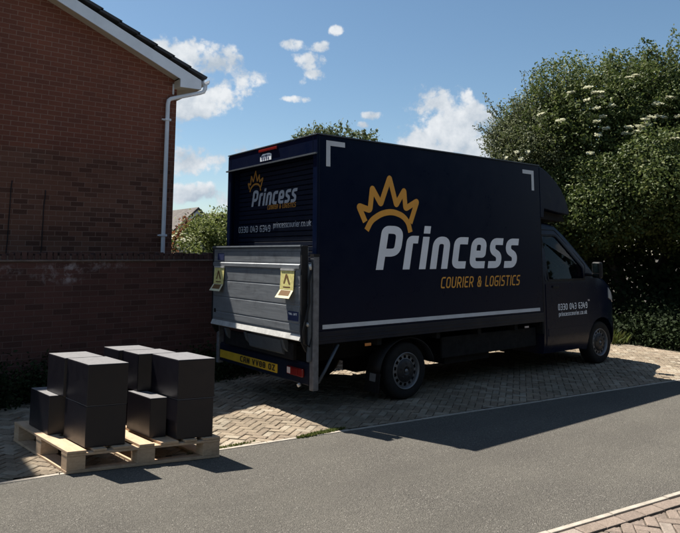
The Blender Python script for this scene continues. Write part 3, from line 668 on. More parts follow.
# the rear opening holds the shutter: frame stands proud around it
fr = MB().box(-.035, -.002, -.012, .075, .58, H-.005).box(-.035, -.002, Wd-.075, Wd+.012, .58, H-.005).box(-.035, -.002, .077, Wd-.077, 2.915, H-.005)
fr = fr.build('rear_frame', 'navy', van, bevel=.006)
MB().box(-.060, -.036, -.012, Wd+.03, 2.895, 2.913).build('drip_rail', 'alloy_dark', fr)
MB().box(-.03, L+.0, -.018, .022, H+.001, H+.014).box(-.03, L, Wd-.022, Wd+.018, H+.001, H+.014).box(-.045, -.005, -.01, Wd+.01, H+.001, H+.012).build('roof_capping', 'alloy_dark', body)
MB().box(.022, L, .024, Wd-.024, H+.001, H+.02).build('roof_panel', 'silver_vinyl', body)
# shutter slats
mb = MB(); z = ZB+.031
while z < 3.02:
    mb.prism([(.112, z+.002), (.103, z+.006), (.102, z+.052), (.112, z+.057)], lambda x, zz: (x, .08, zz), lambda x, zz: (x, Wd-.08, zz)); z += .0605
sh = mb.build('roller_shutter', 'shutter', van)
# side rail (rave) with grooves under the stripe
mb = MB().box(.0, L+.0, -.012, .04, .785, .922)
for z in (.818, .862): mb.box(.002, L-.002, -.0165, -.0125, z, z+.022)
mb.box(.0, L, Wd-.04, Wd+.012, .785, .922)
rail = mb.build('side_rail', 'navy_rail', van, bevel=.003)
MB().box(.06, 4.04, -.0035, -.001, .945, .992).build('reflective_stripe', 'silver_vinyl', body)
def corner(x0, z0, sx, nm='corner_mark'):
    mb = MB(); a, b, w_ = .27, .30, .058
    mb.box(min(x0, x0+sx*a), max(x0, x0+sx*a), -.0035, -.001, z0-w_, z0)
    mb.box(min(x0, x0+sx*w_), max(x0, x0+sx*w_), -.0035, -.001, z0-b, z0-w_-.0005)
    mb.build(nm, 'silver_vinyl', body)
corner(.095, 3.065, 1); corner(3.985, 3.035, -1)
# lettering on the side
ys = -.0025
mb = MB(); lettering(mb, 'Princess', (.835, ys, 1.585), (1, 0, 0), (0, 0, 1), .53, th=.18, slant=.17, gap=.115, width=2.66, nv=(0, -1, 0)); mb.build('name_lettering', 'white_vinyl', body, recalc=False)
words('tagline_lettering', 'COURIER & LOGISTICS', (1.93, ys, 1.335), (1, 0, 0), (0, 0, 1), .145, 'gold_vinyl', body, th=.13, slant=.2, gap=.16, width=1.63, nv=(0, -1, 0))
def crown(mb, f, th, nv):
    o1 = [(.673, 2.151, 0), (.572, 2.335, .03), (.745, 2.292, .03), (.781, 2.56, .02), (.917, 2.375, .02), (1.06, 2.706, .02), (1.169, 2.376, .02), (1.304, 2.564, .02), (1.324, 2.337, .03), (1.53, 2.442, .03), (1.405, 2.16, 0)]
    o2 = [(.693, 2.052, 0), (.765, 2.17, .06), (.929, 2.262, .08), (1.112, 2.292, .1), (1.284, 2.243, .08), (1.37, 2.163, .05), (1.405, 2.045, 0)]
    o1 = [(x-.55, z-2.05, r) for x, z, r in o1]; o2 = [(x-.55, z-2.05, r) for x, z, r in o2]
    lay = 0
    for k, o in enumerate((o1, o2)): lay = pieces(mb, fillet(o, False), th, False, lambda p, l: f(p.x, p.y, l), lay)
CR = .74
mb = MB(); crown(mb, lambda x, y, l: Vector((.55+x, ys-l, 2.05+y)), .074, None); mb.build('crown_emblem', 'gold_vinyl', body, recalc=False)
# lettering on the shutter
RX = .097
mb = MB(); lettering(mb, 'Princess', (RX, 1.70, 2.395), (0, -1, 0), (0, 0, 1), .215, th=.18, slant=.19, gap=.10, width=1.08, nv=(-1, 0, 0)); mb.build('name_lettering', 'shaded_vinyl', sh, recalc=False)
words('tagline_lettering', 'COURIER & LOGISTICS', (RX, 1.28, 2.335), (0, -1, 0), (0, 0, 1), .058, 'shaded_gold', sh, th=.17, slant=.13, gap=.16, width=.66, nv=(-1, 0, 0))
mb = MB(); crown(mb, lambda x, y, l: Vector((RX-l, 1.81-x*.41, 2.60+y*.41)), .062, None); mb.build('crown_emblem', 'shaded_gold', sh, recalc=False)
words('phone_number', '0330 043 6349', (RX, 2.04, 2.052), (0, -1, 0), (0, 0, 1), .085, 'shaded_vinyl', sh, th=.13, slant=.0, gap=.14, width=.84, nv=(-1, 0, 0))
mb = MB(); lettering(mb, 'princesscourier.co.uk', (RX, 1.13, 2.095), (0, -1, 0), (0, 0, 1), .070, th=.13, slant=.0, gap=.13, width=.84, nv=(-1, 0, 0)); mb.build('web_address', 'shaded_vinyl', sh, recalc=False)
# header badge and high brake lamp
bd = MB().prism([(.98, 2.945), (1.25, 2.945), (1.25, 3.00), (1.19, 3.035), (1.03, 3.035), (.98, 3.02)], lambda y, z: (-.0365, y, z), lambda y, z: (-.042, y, z)).build('maker_badge', 'white_vinyl', fr)
mb = MB()
for y, z0, z1 in ((1.20, 2.96, 3.005), (1.15, 2.955, 2.99), (1.10, 2.96, 3.02), (1.05, 2.955, 2.985)): mb.box(-.0445, -.0425, y-.012, y+.012, z0, z1)
mb.box(-.0445, -.0425, 1.0, 1.23, 3.004, 3.012)
mb.build('badge_mark', 'blue_label', bd)
MB().box(-.055, -.036, .84, 1.28, 3.062, 3.098).build('brake_lamp', 'red_lens', fr, bevel=.006)

# chassis
mb = MB().box(-.0, 5.2, .55, .63, .50, .70).box(.0, 5.2, 1.50, 1.58, .50, .70)
for x in (.25, .9, 1.9, 2.7, 3.5, 4.1): mb.box(x, x+.07, .05, Wd-.05, .70, .784)
mb.box(.02, 4.1, .04, Wd-.04, .786, .80)
mb.box(2.2, 3.1, .20, .54, .33, .60).box(2.3, 3.3, 1.6, 1.98, .36, .68)
mb.tube([(1.41, .1, .345), (1.41, Wd-.1, .345)], .05, 12); mb.tube([(5.77, .15, .345), (5.77, Wd-.15, .345)], .045, 12)
mb.box(1.27, 1.55, .92, 1.2, .22, .48)
mb.build('chassis', 'chassis', van, bevel=.004)
MB().box(2.05, 4.06, .10, .14, .43, .70).build('side_guard', 'chassis', van, bevel=.01)
MB().tube([(.30, .03, .76), (.10, .0, .50), (.0, -.01, .38)], .018, 8).build('side_strut', 'alloy_dark', van)
MB().box(.66, .75, -.018, -.004, .715, .748).build('marker_lamp', 'amber_lens', van, bevel=.004)
MB().box(3.70, 3.79, .02, .035, .715, .742).build('marker_lamp', 'clear_lens', van, bevel=.004)

# wheels
def wheel(x, yo, sgn, name='wheel'):
    """sgn +1: outer face towards -Y"""
    zc, r = .345, .345; Y = lambda d: yo+sgn*d
    mb = MB(); prof = [(.222, .012), (.245, .004), (.29, .0), (.318, .008), (.334, .022), (.342, .05), (.345, .11), (.342, .175), (.330, .205), (.30, .222), (.222, .215)]
    mb.lathe_y(x, zc, [(rr, Y(d)) for rr, d in prof], 56)
    ty = mb.build(name, 'rubber', van)
    mb = MB()
    for k in range(4):
        mb.lathe_y(x, zc, [(.346, Y(.055+k*.034)), (.3475, Y(.057+k*.034)), (.3475, Y(.072+k*.034)), (.346, Y(.074+k*.034))], 56)
    mb.build('tyre_tread', 'rubber', ty)
    mb = MB(); mb.lathe_y(x, zc, [(.223, Y(.010)), (.218, Y(.002)), (.210, Y(.006)), (.203, Y(.035)), (.200, Y(.06)), (.200, Y(.2))], 48)
    # disc with hand holes: ring, 12 bridges, inner ring
    def ring(r0, r1, y0, y1, a0=0, a1=2*math.pi, n=48):
        vs = []; 
        for k in range(n+1):
            a = a0+(a1-a0)*k/n
            for rr, yy in ((r0, y0), (r1, y1)): vs.append((x+rr*math.cos(a), Y(yy), zc+rr*math.sin(a)))
        mb.add(vs, [(2*k, 2*k+1, 2*k+3, 2*k+2) for k in range(n)], True)
    ring(.184, .202, .038, .045); ring(.142, .150, .030, .033)
    for k in range(14):
        a = 2*math.pi*k/14; ring(.150, .184, .033, .038, a-.10, a+.10, 3)
    mb.build('rim', 'rim', ty)
    mb = MB(); mb.lathe_y(x, zc, [(.21, Y(.085)), (.0, Y(.085))], 40); mb.build('brake_drum', 'chassis', ty)
    mb = MB(); mb.lathe_y(x, zc, [(.142, Y(.031)), (.138, Y(.022)), (.10, Y(.016)), (.06, Y(.004)), (.045, Y(.002)), (.042, Y(.012)), (.0, Y(.012))], 40); hb = mb.build('hub_cap', 'hubcap', ty)
    MB().lathe_y(x, zc, [(.026, Y(.011)), (.022, Y(.0)), (.0, Y(-.003))], 20).build('centre_cap', 'rim', hb)
    if sgn > 0:
        for k in range(5):
            a = 2*math.pi*k/5+.3; MB().lathe_y(x+.088*math.cos(a), zc+.088*math.sin(a), [(.012, Y(.016)), (.011, Y(.006)), (.0, Y(.006))], 8).build('wheel_nut', 'hubcap', hb)
    return ty
wheel(1.41, .085, 1); wheel(5.77, .075, 1); wheel(1.41, Wd-.085, -1); wheel(5.77, Wd-.075, -1)
# rear arch guards and mud flaps
for ys_, nm in ((.06, 'wheel_guard'), (Wd-.30, 'wheel_guard')):
    mb = MB(); n = 14; vs = []
    for k in range(n+1):
        a = R(8)+R(172)*k/n
        for rr in (.425, .437):
            for yy in (ys_, ys_+.24): vs.append((1.41+rr*1.06*math.cos(a), yy, .36+rr*math.sin(a)*.90))
    fs = []
    for k in range(n):
        b = 4*k; c = b+4; fs += [(b, c, c+1, b+1), (b+2, b+3, c+3, c+2), (b, b+2, c+2, c), (b+1, c+1, c+3, b+3)]
    fs += [(0, 1, 3, 2), (4*n, 4*n+2, 4*n+3, 4*n+1)]
    mb.add(vs, fs, True); g_ = mb.build(nm, 'black', van)
    fl = MB().prism([(.955, .40), (.965, .40), (.925, .14), (.915, .14)], lambda x, z: (x, ys_+.0, z), lambda x, z: (x, ys_+.26, z)).build('mud_flap', 'black', van)
    MB().prism([(.948, .35), (.950, .35), (.938, .26), (.936, .26)], lambda x, z: (x-.003, ys_+.07, z), lambda x, z: (x-.003, ys_+.18, z)).build('flap_emblem', 'alloy', fl)

# ---- rear end: bumper, lamps, tail lift
bp = MB().prism([(-.10, .355), (-.02, .335), (.0, .40), (.0, .58), (-.085, .585), (-.10, .56)], lambda x, z: (x, .03, z), lambda x, z: (x, Wd-.0, z)).build('rear_bumper', 'navy_rail', van, bevel=.008)
st = MB().box(-.104, -.101, .66, Wd-.02, .395, .495).build('yellow_marker_strip', 'yellow', bp)
words('strip_lettering', 'CAN VV88 0Z', (-.1055, 1.55, .412), (0, -1, 0), (0, 0, 1), .070, 'plate_text', st, th=.20, gap=.12, width=.84, nv=(-1, 0, 0))
for y0 in (.10,):
    lp = MB().box(-.135, -.101, y0, y0+.32, .432, .522).build('tail_lamp', 'red_lens', bp, bevel=.012, seg=3)
    yy = y0+.235 if y0 < 1 else y0+.02
    MB().box(-.141, -.136, yy, yy+.065, .445, .512).build('reverse_lens', 'clear_lens', lp, bevel=.002)
    MB().box(-.141, -.136, y0+.10, y0+.21, .445, .512).build('indicator_lens', 'red_lens', lp, bevel=.002)
MB().tube([(-.10, .19, .345), (-.13, .19, .335)], .02, 10).build('tow_bolt', 'alloy_lip', bp)
# lift columns
for y0 in (-.075, Wd+.005):
    cl = MB().box(-.115, -.040, y0, y0+.07, .315, 1.74).build('lift_column', 'steel', van, bevel=.006)
    MB().box(-.118, -.037, y0-.004, y0+.074, 1.741, 1.77).build('column_cap', 'black', cl)
# platform, folded up: ribs, top bar, bottom lip
pf = thing  # placeholder name kept unused
XP = -.232
plat = MB().box(XP+.0, -.135, .0, Wd-.03, .905, 1.835).build('lift_platform', 'alloy', van, bevel=.004)
mb = MB()
for z0, z1, d in ((1.665, 1.80, .004), (1.425, 1.585, .005), (1.215, 1.418, .005), (1.02, 1.208, .005), (.93, 1.013, .004)):
    mb.prism([(z0, 0), (z0+.008, -d), (z1-.008, -d), (z1, 0)], lambda z, d_: (XP-.001+d_, .012, z), lambda z, d_: (XP-.001+d_, Wd-.045, z))
mb.build('platform_rib', 'alloy', plat)
MB().box(XP-.004, XP-.001, .012, Wd-.045, 1.665, 1.80).build('platform_upper_band', 'alloy_dark', plat)
MB().prism([(0, 1.600), (-.020, 1.612), (-.020, 1.650), (0, 1.662)], lambda d, z: (XP+d, .012, z), lambda d, z: (XP+d, Wd-.045, z)).build('platform_ridge', 'alloy', plat)
MB().prism([(.02, 1.838), (-.018, 1.838), (-.024, 1.852), (-.018, 1.868), (.02, 1.868)], lambda d, z: (XP+d, -.012, z), lambda d, z: (XP+d, Wd-.015, z)).build('platform_top_bar', 'alloy_dark', plat)
MB().prism([(-.026, .848), (.0, .905), (.03, .905), (.0, .835)], lambda d, z: (XP+d, -.01, z), lambda d, z: (XP+d, Wd-.025, z)).build('platform_lip', 'alloy_lip', plat)
for y0, y1 in ((-.03, -.002), (Wd-.028, Wd)):
    MB().prism([(XP-.008, 1.86), (XP-.008, .95), (XP+.0, .82), (XP+.06, .72), (XP+.10, .74), (XP+.08, .95), (XP+.07, 1.86)], lambda x, z: (x, y0, z), lambda x, z: (x, y1, z)).build('platform_side_frame', 'black', plat, bevel=.004)
MB().box(XP-.009, XP-.0062, .03, .24, 1.045, 1.145).build('instruction_label', 'blue_label', plat)
words('label_print', 'TAIL LIFT', (XP-.0100, .225, 1.105), (0, -1, 0), (0, 0, 1), .022, 'white_vinyl', plat, th=.18, width=.17, nv=(-1, 0, 0))
MB().box(XP-.009, XP-.005, 1.80, 1.98, 1.685, 1.775).build('rating_label', 'blue_label', plat)
MB().box(XP-.009, XP-.005, 2.00, 2.05, 1.0, 1.05).build('latch_plate', 'black', plat)
# hinged warning flags
for y1, mid in ((.375, 0), (2.035, 0)):
    y0 = y1-.275
    def fl_(mb, za, zb2, xa, xb, ya0=0., ya1=0.):
        mb.add([(xa, y0, za), (xa, y1, za), (xb, y1+ya1, zb2), (xb, y0+ya0, zb2), (xa+.003, y0, za), (xa+.003, y1, za), (xb+.003, y1+ya1, zb2), (xb+.003, y0+ya0, zb2)], [(0, 1, 2, 3), (7, 6, 5, 4), (0, 4, 5, 1), (1, 5, 6, 2), (2, 6, 7, 3), (3, 7, 4, 0)])
    xa = XP-.022
    mb = MB(); fl_(mb, 1.585, 1.375, xa, xa-.012); fg = mb.build('warning_flag', 'flag', plat)
    mb = MB(); fl_(mb, 1.372, 1.285, xa-.013, xa-.055, .02, .035); mb.build('flag_hem', 'flag_pale', fg)
    mb = MB(); mb.add([(xa-.0155, y0+.04, 1.368), (xa-.0155, y1-.03, 1.368), (xa-.043, y1-.015, 1.312), (xa-.043, y0+.05, 1.312)], [(0, 1, 2, 3)])
    ym = (y0+y1)/2; xs = xa-.0085
    mb.add([(xs, ym+.075, 1.435), (xs, ym+.04, 1.435), (xs+.003, ym+.005, 1.54), (xs+.003, ym+.03, 1.545)], [(0, 1, 2, 3)])
    mb.add([(xs-.002, ym-.07, 1.44), (xs-.002, ym-.04, 1.437), (xs+.001, ym+.03, 1.545), (xs+.001, ym-.003, 1.55)], [(0, 1, 2, 3)])
    mb.add([(xs-.003, ym+.07, 1.395), (xs-.003, ym-.075, 1.395), (xs-.003, ym-.075, 1.410), (xs-.003, ym+.07, 1.410)], [(0, 1, 2, 3)])
    mb.build('flag_print', 'flag_print', fg)
    MB().box(xa-.008, XP-.006, y0, y1, 1.586, 1.606).build('flag_hinge', 'alloy_lip', fg)
# mechanism below
mb = MB().box(-.16, -.105, .25, Wd-.25, .60, .78)
mb.build('lift_beam', 'chassis', van, bevel=.01)
for y in (.35, 1.20, 1.72): MB().prism([(-.10, .62), (-.20, .72), (-.235, .82), (-.19, .82), (-.10, .72)], lambda x, z, y=y: (x, y, z), lambda x, z, y=y: (x, y+.05, z)).build('lift_arm', 'alloy_dark', van, bevel=.004)
MB().prism([(-.105, .60), (-.185, .66), (-.225, .81), (-.12, .81)], lambda x, z: (x, .42, z), lambda x, z: (x, 1.18, z)).build('underrun_plate', 'alloy_dark', van)
mb = MB(); pts = [(-.13, -.05, 1.62), (-.17, -.06, 1.45), (-.16, -.06, 1.25), (-.20, -.065, 1.1), (-.24, -.07, .95), (-.22, -.06, .82), (-.15, -.05, .78), (-.12, -.04, .9), (-.14, -.04, 1.05)]
mb.tube(pts, .014, 8).build('hydraulic_hose', 'black', van)
MB().tube([(-.14, -.05, 1.60), (-.155, -.055, 1.66)], .017, 8).build('lift_handle', 'alloy_lip', van)
MB().tube([(-.17, -.055, 1.0), (-.19, -.06, 1.03)], .016, 8).build('hose_union', 'alloy_lip', van)
MB().box(-.165, -.120, -.055, -.015, .62, 1.68).build('lift_ram', 'alloy_dark', van, bevel=.008)

# ---- cab
XS = [4.17, 4.45, 4.72, 4.92, 5.12, 5.32, 5.46, 5.58, 5.74, 5.95, 6.14, 6.26, 6.34, 6.38]
ZT = [2.30, 2.30, 2.26, 2.12, 1.95, 1.77, 1.64, 1.52, 1.44, 1.37, 1.27, 1.12, .92, .72]
HW = [1.035, 1.035, 1.035, 1.035, 1.035, 1.035, 1.035, 1.03, 1.03, 1.02, .99, .94, .85, .70]
CY = 1.065
def lerp(x, X, Y):
    if x <= X[0]: return Y[0]
    for i in range(len(X)-1):
        if x <= X[i+1]: return Y[i]+(Y[i+1]-Y[i])*(x-X[i])/(X[i+1]-X[i])
    return Y[-1]
def halfw(x, z):
    w_ = lerp(x, XS, HW)
    if z > 1.38: w_ -= .16*((z-1.38)/.9)**1.35
    if z < .55: w_ -= .05*((.55-z)/.3)**2
    if .95 < z < 1.15: w_ += 0.0
    return w_
def surf(x, z, lift=.0): return (x, CY-halfw(x, z)-lift, z)
ring_ = []
for x, zt in zip(XS, ZT):
    zb0 = .27 if x > 5.2 else .30
    zs = [zb0, .36, .46, .6, .8, 1.0, 1.2, 1.38, 1.55, 1.72, 1.9, 2.08, 2.2]
    top = zt-.07; sec = []
    for z in zs: sec.append((halfw(x, min(z, top)), min(z, top)))
    hw0 = halfw(x, top)
    sec += [(hw0-.012, top+.03), (hw0-.045, top+.055), (hw0-.12, top+.068), (hw0*.5, zt+.006), (0, zt+.015)]
    sec = [(0, zb0)]+sec
    full = [(x, CY-a, z) for a, z in sec]+[(x, CY+a, z) for a, z in sec[-2:0:-1]]
    ring_.append(full)
n = len(ring_[0]); mb = MB()
# keep every section free of repeated points
for rg in ring_:
    for k in range(1, n):
        pass
vs = [p for rg in ring_ for p in rg]
fs = [(i*n+k, i*n+(k+1) % n, (i+1)*n+(k+1) % n, (i+1)*n+k) for i in range(len(ring_)-1) for k in range(n)]
fs += [tuple(range(n))[::-1], tuple((len(ring_)-1)*n+k for k in range(n))]
mb.add(vs, fs, True); cab = mb.build('cab_body', 'navy_cab', van)
bm = bmesh.new(); bm.from_mesh(cab.data); bmesh.ops.remove_doubles(bm, verts=bm.verts, dist=.0008); bmesh.ops.recalc_face_normals(bm, faces=bm.faces); bm.to_mesh(cab.data); bm.free()
off = WL[van]
WIN = [(4.33, 1.40), (4.33, 1.98), (4.38, 2.06), (4.66, 2.06), (4.74, 2.02), (5.20, 1.62), (5.26, 1.54), (5.27, 1.40)]
def cutter(mbc):
    o = mbc.build('cutter', 'chassis'); o.location = -off; md = cab.modifiers.new('cut', 'BOOLEAN'); md.operation = 'DIFFERENCE'; md.object = o; md.solver = 'EXACT'
    dg = bpy.context.evaluated_depsgraph_get(); dg.update(); o.location = (0, 0, 0); bpy.context.view_layer.update(); dg.update()
    me = bpy.data.meshes.new_from_object(cab.evaluated_get(dg)); cab.modifiers.clear(); cab.data = me; bpy.data.objects.remove(o)
for cc_ in ([(lambda x, z: (x, -.3, z)), (lambda x, z: (x, 2.5, z))],):
    mbc = MB(); mbc.prism(WIN, *cc_); cutter(mbc)
mbc = MB(); arch = [(5.77+.425*math.cos(a*math.pi/16), .345+.41*math.sin(a*math.pi/16)) for a in range(17)]+[(5.345, .1), (6.195, .1)]
mbc.prism(arch, lambda x, z: (x, -.3, z), lambda x, z: (x, .42, z)); cutter(mbc)
mbc = MB(); mbc.prism(arch, lambda x, z: (x, 1.71, z), lambda x, z: (x, 2.5, z)); cutter(mbc)
for p in cab.data.polygons: p.use_smooth = True
cab.data.set_sharp_from_angle(angle=R(32)) if hasattr(cab.data, 'set_sharp_from_angle') else None
cab.data.materials.clear(); cab.data.materials.append(M['navy_cab'])
# cab trim follows the surface
def patch(poly_x, poly_z0, poly_z1, name, mat, lift=.006, parent=None, nx=14, nz=8, mirror=False):
    """panel between curves z0(x), z1(x)"""
    mb = MB(); vs = []
    for i in range(nx+1):
        x = poly_x[0]+(poly_x[1]-poly_x[0])*i/nx; za, zb2 = poly_z0(x), poly_z1(x)
        for j in range(nz+1):
            z = za+(zb2-za)*j/nz; p = surf(x, z, lift); vs.append(p if not mirror else (p[0], 2*CY-p[1], p[2]))
    m_ = nz+1
    fs = [(i*m_+j, (i+1)*m_+j, (i+1)*m_+j+1, i*m_+j+1) for i in range(nx) for j in range(nz)]
    b = len(vs); vs2 = [(x, y+(.012 if not mirror else -.012), z) for x, y, z in vs]
    fs2 = [tuple(b+q for q in f[::-1]) for f in fs]
    bd_ = [i*m_ for i in range(nx+1)]+[nx*m_+j for j in range(1, m_)]+[i*m_+nz for i in range(nx-1, -1, -1)]+[j for j in range(nz-1, 0, -1)]
    fs3 = [(bd_[k], bd_[(k+1) % len(bd_)], b+bd_[(k+1) % len(bd_)], b+bd_[k]) for k in range(len(bd_))]
    mb.add(vs+vs2, fs+fs2+fs3, True); o = mb.build(name, mat, parent or van)
    if hasattr(o.data, 'set_sharp_from_angle'): o.data.set_sharp_from_angle(angle=R(40))
    return o
def strip(pts, w_, name, mat, parent, lift=.004, mirror=False):
    """thin band along a polyline in (x,z) on the cab side"""
    P = fillet([(x, z, 0.04) for x, z in pts], False); Lf, Rg = ribbon(P, w_, False); mb = MB(); n_ = len(P)
    vs = [surf(p.x, p.y, lift) for p in Lf]+[surf(p.x, p.y, lift) for p in Rg]
    if mirror: vs = [(x, 2*CY-y, z) for x, y, z in vs]
    mb.add(vs, [(i, n_+i, n_+i+1, i+1) for i in range(n_-1)]); return mb.build(name, mat, parent)
for mir in (False, True):
    dr = patch((4.235, 5.30), lambda x: .42, lambda x: 1.33, 'door', 'navy_cab', .007, nx=16, nz=12, mirror=mir)
    strip([(5.30, 1.375), (4.235, 1.375), (4.235, 2.16), (4.70, 2.16), (5.36, 1.60), (5.30, 1.375), (5.25, 1.375)], .012, 'door_seam', 'black', dr, mirror=mir)
    strip([(5.27, 1.385), (4.315, 1.385), (4.315, 2.075), (4.70, 2.075), (5.285, 1.56), (5.275, 1.385), (5.24, 1.385)], .030, 'window_rubber', 'black', dr, .006, mirror=mir)
    mb = MB(); vs = [surf(x, z, -.012) for x, z in WIN]
    if mir: vs = [(x, 2*CY-y, z) for x, y, z in vs]
    mb.add(vs, [tuple(range(len(WIN)))]); mb.build('side_window', 'glass', dr)
    hd = MB(); y_ = CY-1.06 if not mir else CY+1.035; hd.box(4.40, 4.56, y_, y_+.025, 1.27, 1.305); hd.build('door_handle', 'black', dr, bevel=.006)
    patch((4.27, 5.34), lambda x: .55, lambda x: .66, 'rub_strip', 'navy_cab', .012, dr, mirror=mir)
    # mirror
    s2 = (lambda y: y) if not mir else (lambda y: 2*CY-y)
    mb = MB(); mb.tube([(5.36, s2(.10), 1.46), (5.40, s2(-.06), 1.45), (5.43, s2(-.16), 1.45)], .024, 8); arm = mb.build('mirror_arm', 'black', van)
    mb = MB(); ya, yb2 = sorted((s2(-.06), s2(-.22))); mb.box(5.355, 5.45, ya, yb2, 1.40, 1.66); hs_ = mb.build('mirror_housing', 'black', arm, bevel=.035, seg=4)
    MB().box(5.348, 5.354, ya+.025, yb2-.025, 1.49, 1.64).build('mirror_glass', 'mirror', hs_); MB().box(5.348, 5.354, ya+.025, yb2-.025, 1.415, 1.47).build('wide_angle_mirror', 'mirror', hs_)
    patch((6.03, 6.28), lambda x: 1.06-.35*(x-6.03), lambda x: 1.23-.75*(x-6.03), 'headlight', 'head_lens', .008, mirror=mir, nx=10, nz=5)
    patch((5.365, 5.40), lambda x: 1.035, lambda x: 1.06, 'side_repeater', 'clear_lens', .012, mirror=mir, nx=3, nz=2)
    patch((6.20, 6.365), lambda x: .30, lambda x: .66, 'front_bumper', 'black', .010, mirror=mir, nx=10, nz=5)
# phone number on the door
words('phone_number', '0330 043 6349', (4.53, CY-1.035-.0095, .925), (1, 0, 0), (0, 0, 1), .098, 'white_vinyl', van, th=.155, gap=.16, width=.80, nv=(0, -1, 0))
mb = MB(); lettering(mb, 'princesscourier.co.uk', (4.545, CY-1.035-.0095, .835), (1, 0, 0), (0, 0, 1), .062, th=.17, gap=.13, width=.77, nv=(0, -1, 0)); mb.build('web_address', 'white_vinyl', van, recalc=False)
# windscreen panel and interior
mb = MB(); vs = []
for x, dz in ((4.90, .028), (5.12, .028), (5.32, .028), (5.50, .022)):
    zt = lerp(x, XS, ZT)+dz-.01
    for k in range(9):
        q = -1+2*k/8; hwv = halfw(x, lerp(x, XS, ZT)-.07)-.13; vs.append((x, CY+q*hwv, zt+.004-.012*abs(q)**3))
mb.add(vs, [(i*9+k, i*9+k+1, (i+1)*9+k+1, (i+1)*9+k) for i in range(3) for k in range(8)], True); mb.build('windscreen', 'black', van)
for yy in (.36, 1.30):
    mb = MB(); mb.box(4.40, 4.53, yy, yy+.44, 1.405, 1.66); se = mb.build('seat', 'seat', van, bevel=.04, seg=3)
    MB().box(4.42, 4.52, yy+.10, yy+.34, 1.68, 1.90).build('headrest', 'seat', se, bevel=.035, seg=3)
mb = MB(); c0 = Vector((5.02, .55, 1.47)); ax = Vector((-.45, 0, .89)); u0 = Vector((0, 1, 0)); v0 = ax.cross(u0)
mb.tube([c0+(u0*math.cos(a)+v0*math.sin(a))*.19 for a in np.linspace(0, 2*math.pi, 25)], .016, 8, False); mb.build('steering_wheel', 'black', van)
# grille and number plate on the front
MB().box(6.376, 6.39, .62, 1.51, .72, .78).box(6.382, 6.395, .70, 1.43, .50, .62).build('grille', 'black', van, bevel=.006)
# roof fairing from the box to the cab roof
FP = [(4.135, 2.335), (4.135, 3.125), (4.21, 3.112), (4.34, 3.065), (4.48, 2.99), (4.61, 2.90), (4.72, 2.80), (4.81, 2.69), (4.87, 2.58), (4.905, 2.47), (4.915, 2.405), (4.60, 2.43), (4.24, 2.475), (4.22, 2.335)]
mb = MB(); secs = []
for k, (y, inn) in enumerate(((.004, .022), (.03, .004), (.12, 0), (.5, 0), (CY, -.02), (Wd-.5, 0), (Wd-.12, 0), (Wd-.03, .004), (Wd-.004, .022))):
    secs.append([(x-inn*(1 if x > 4.3 else 0), y, z-(inn*.6 if z > 2.5 else 0)) for x, z in FP])
m_ = len(FP); vs = [p for s_ in secs for p in s_]
mb.add(vs, [(i*m_+k, i*m_+(k+1) % m_, (i+1)*m_+(k+1) % m_, (i+1)*m_+k) for i in range(len(secs)-1) for k in range(m_)]+[tuple(range(m_))[::-1], tuple((len(secs)-1)*m_+k for k in range(m_))])
mb.build('roof_fairing', 'navy', van, bevel=.01)
MB().prism([(4.225, 2.325), (4.235, 2.46), (4.60, 2.42), (4.84, 2.395), (4.90, 2.30)], lambda x, z: (x, .10, z), lambda x, z: (x, Wd-.10, z)).build('fairing_base', 'chassis', van)
MB().box(4.124, 4.165, .02, Wd-.02, .60, 3.10).build('bulkhead_gap', 'chassis', van)

# ============================================================ PALLET AND CARTONS
F0 = Vector((-2.62, -.206, 0)); e1 = Vector((math.cos(R(-16.0)), math.sin(R(-16.0)), 0)); e2 = Vector((math.cos(R(97.0)), math.sin(R(97.0)), 0))
PW, PD = 1.235, 1.27
pal = thing('pallet', F0, 'pale wooden pallet carrying two groups of black cartons', 'pallet')
def sbox(s0, s1, t0, t1, z0, z1): return MB().obox(F0+e1*s0+e2*t0+Vector((0, 0, z0)), e1*(s1-s0), e2*(t1-t0), (0, 0, z1-z0))
ws = [.145, .10, .145, .12, .145, .10, .145]; gp = (PW-sum(ws))/6; s_ = 0
for w_ in ws:
    sbox(s_, s_+w_, -.004+random.uniform(-.004, .004), PD+random.uniform(-.006, .006), .1555+random.uniform(0, .0015), .1765).build('deck_board', 'pallet', pal, bevel=.002); s_ += w_+gp
for t_ in (0, (PD-.12)/2, PD-.12): sbox(0, PW, t_, t_+.12, .134, .1548).build('cross_board', 'pallet', pal, bevel=.002)
for a in (0, (PW-.145)/2, PW-.145):
    for t_ in (.0, (PD-.12)/2, PD-.12): sbox(a+.002, a+.143, t_+.002, t_+.12, .0245, .1335).build('block', 'pallet', pal, bevel=.003)
for a in (0, (PW-.13)/2, PW-.13): sbox(a, a+.13, .101, PD-.101, .003, .0238).build('bottom_board', 'pallet', pal, bevel=.002)
for t_ in (0, PD-.1): sbox(0, PW, t_, t_+.1, .003, .0238).build('bottom_board', 'pallet', pal, bevel=.002)

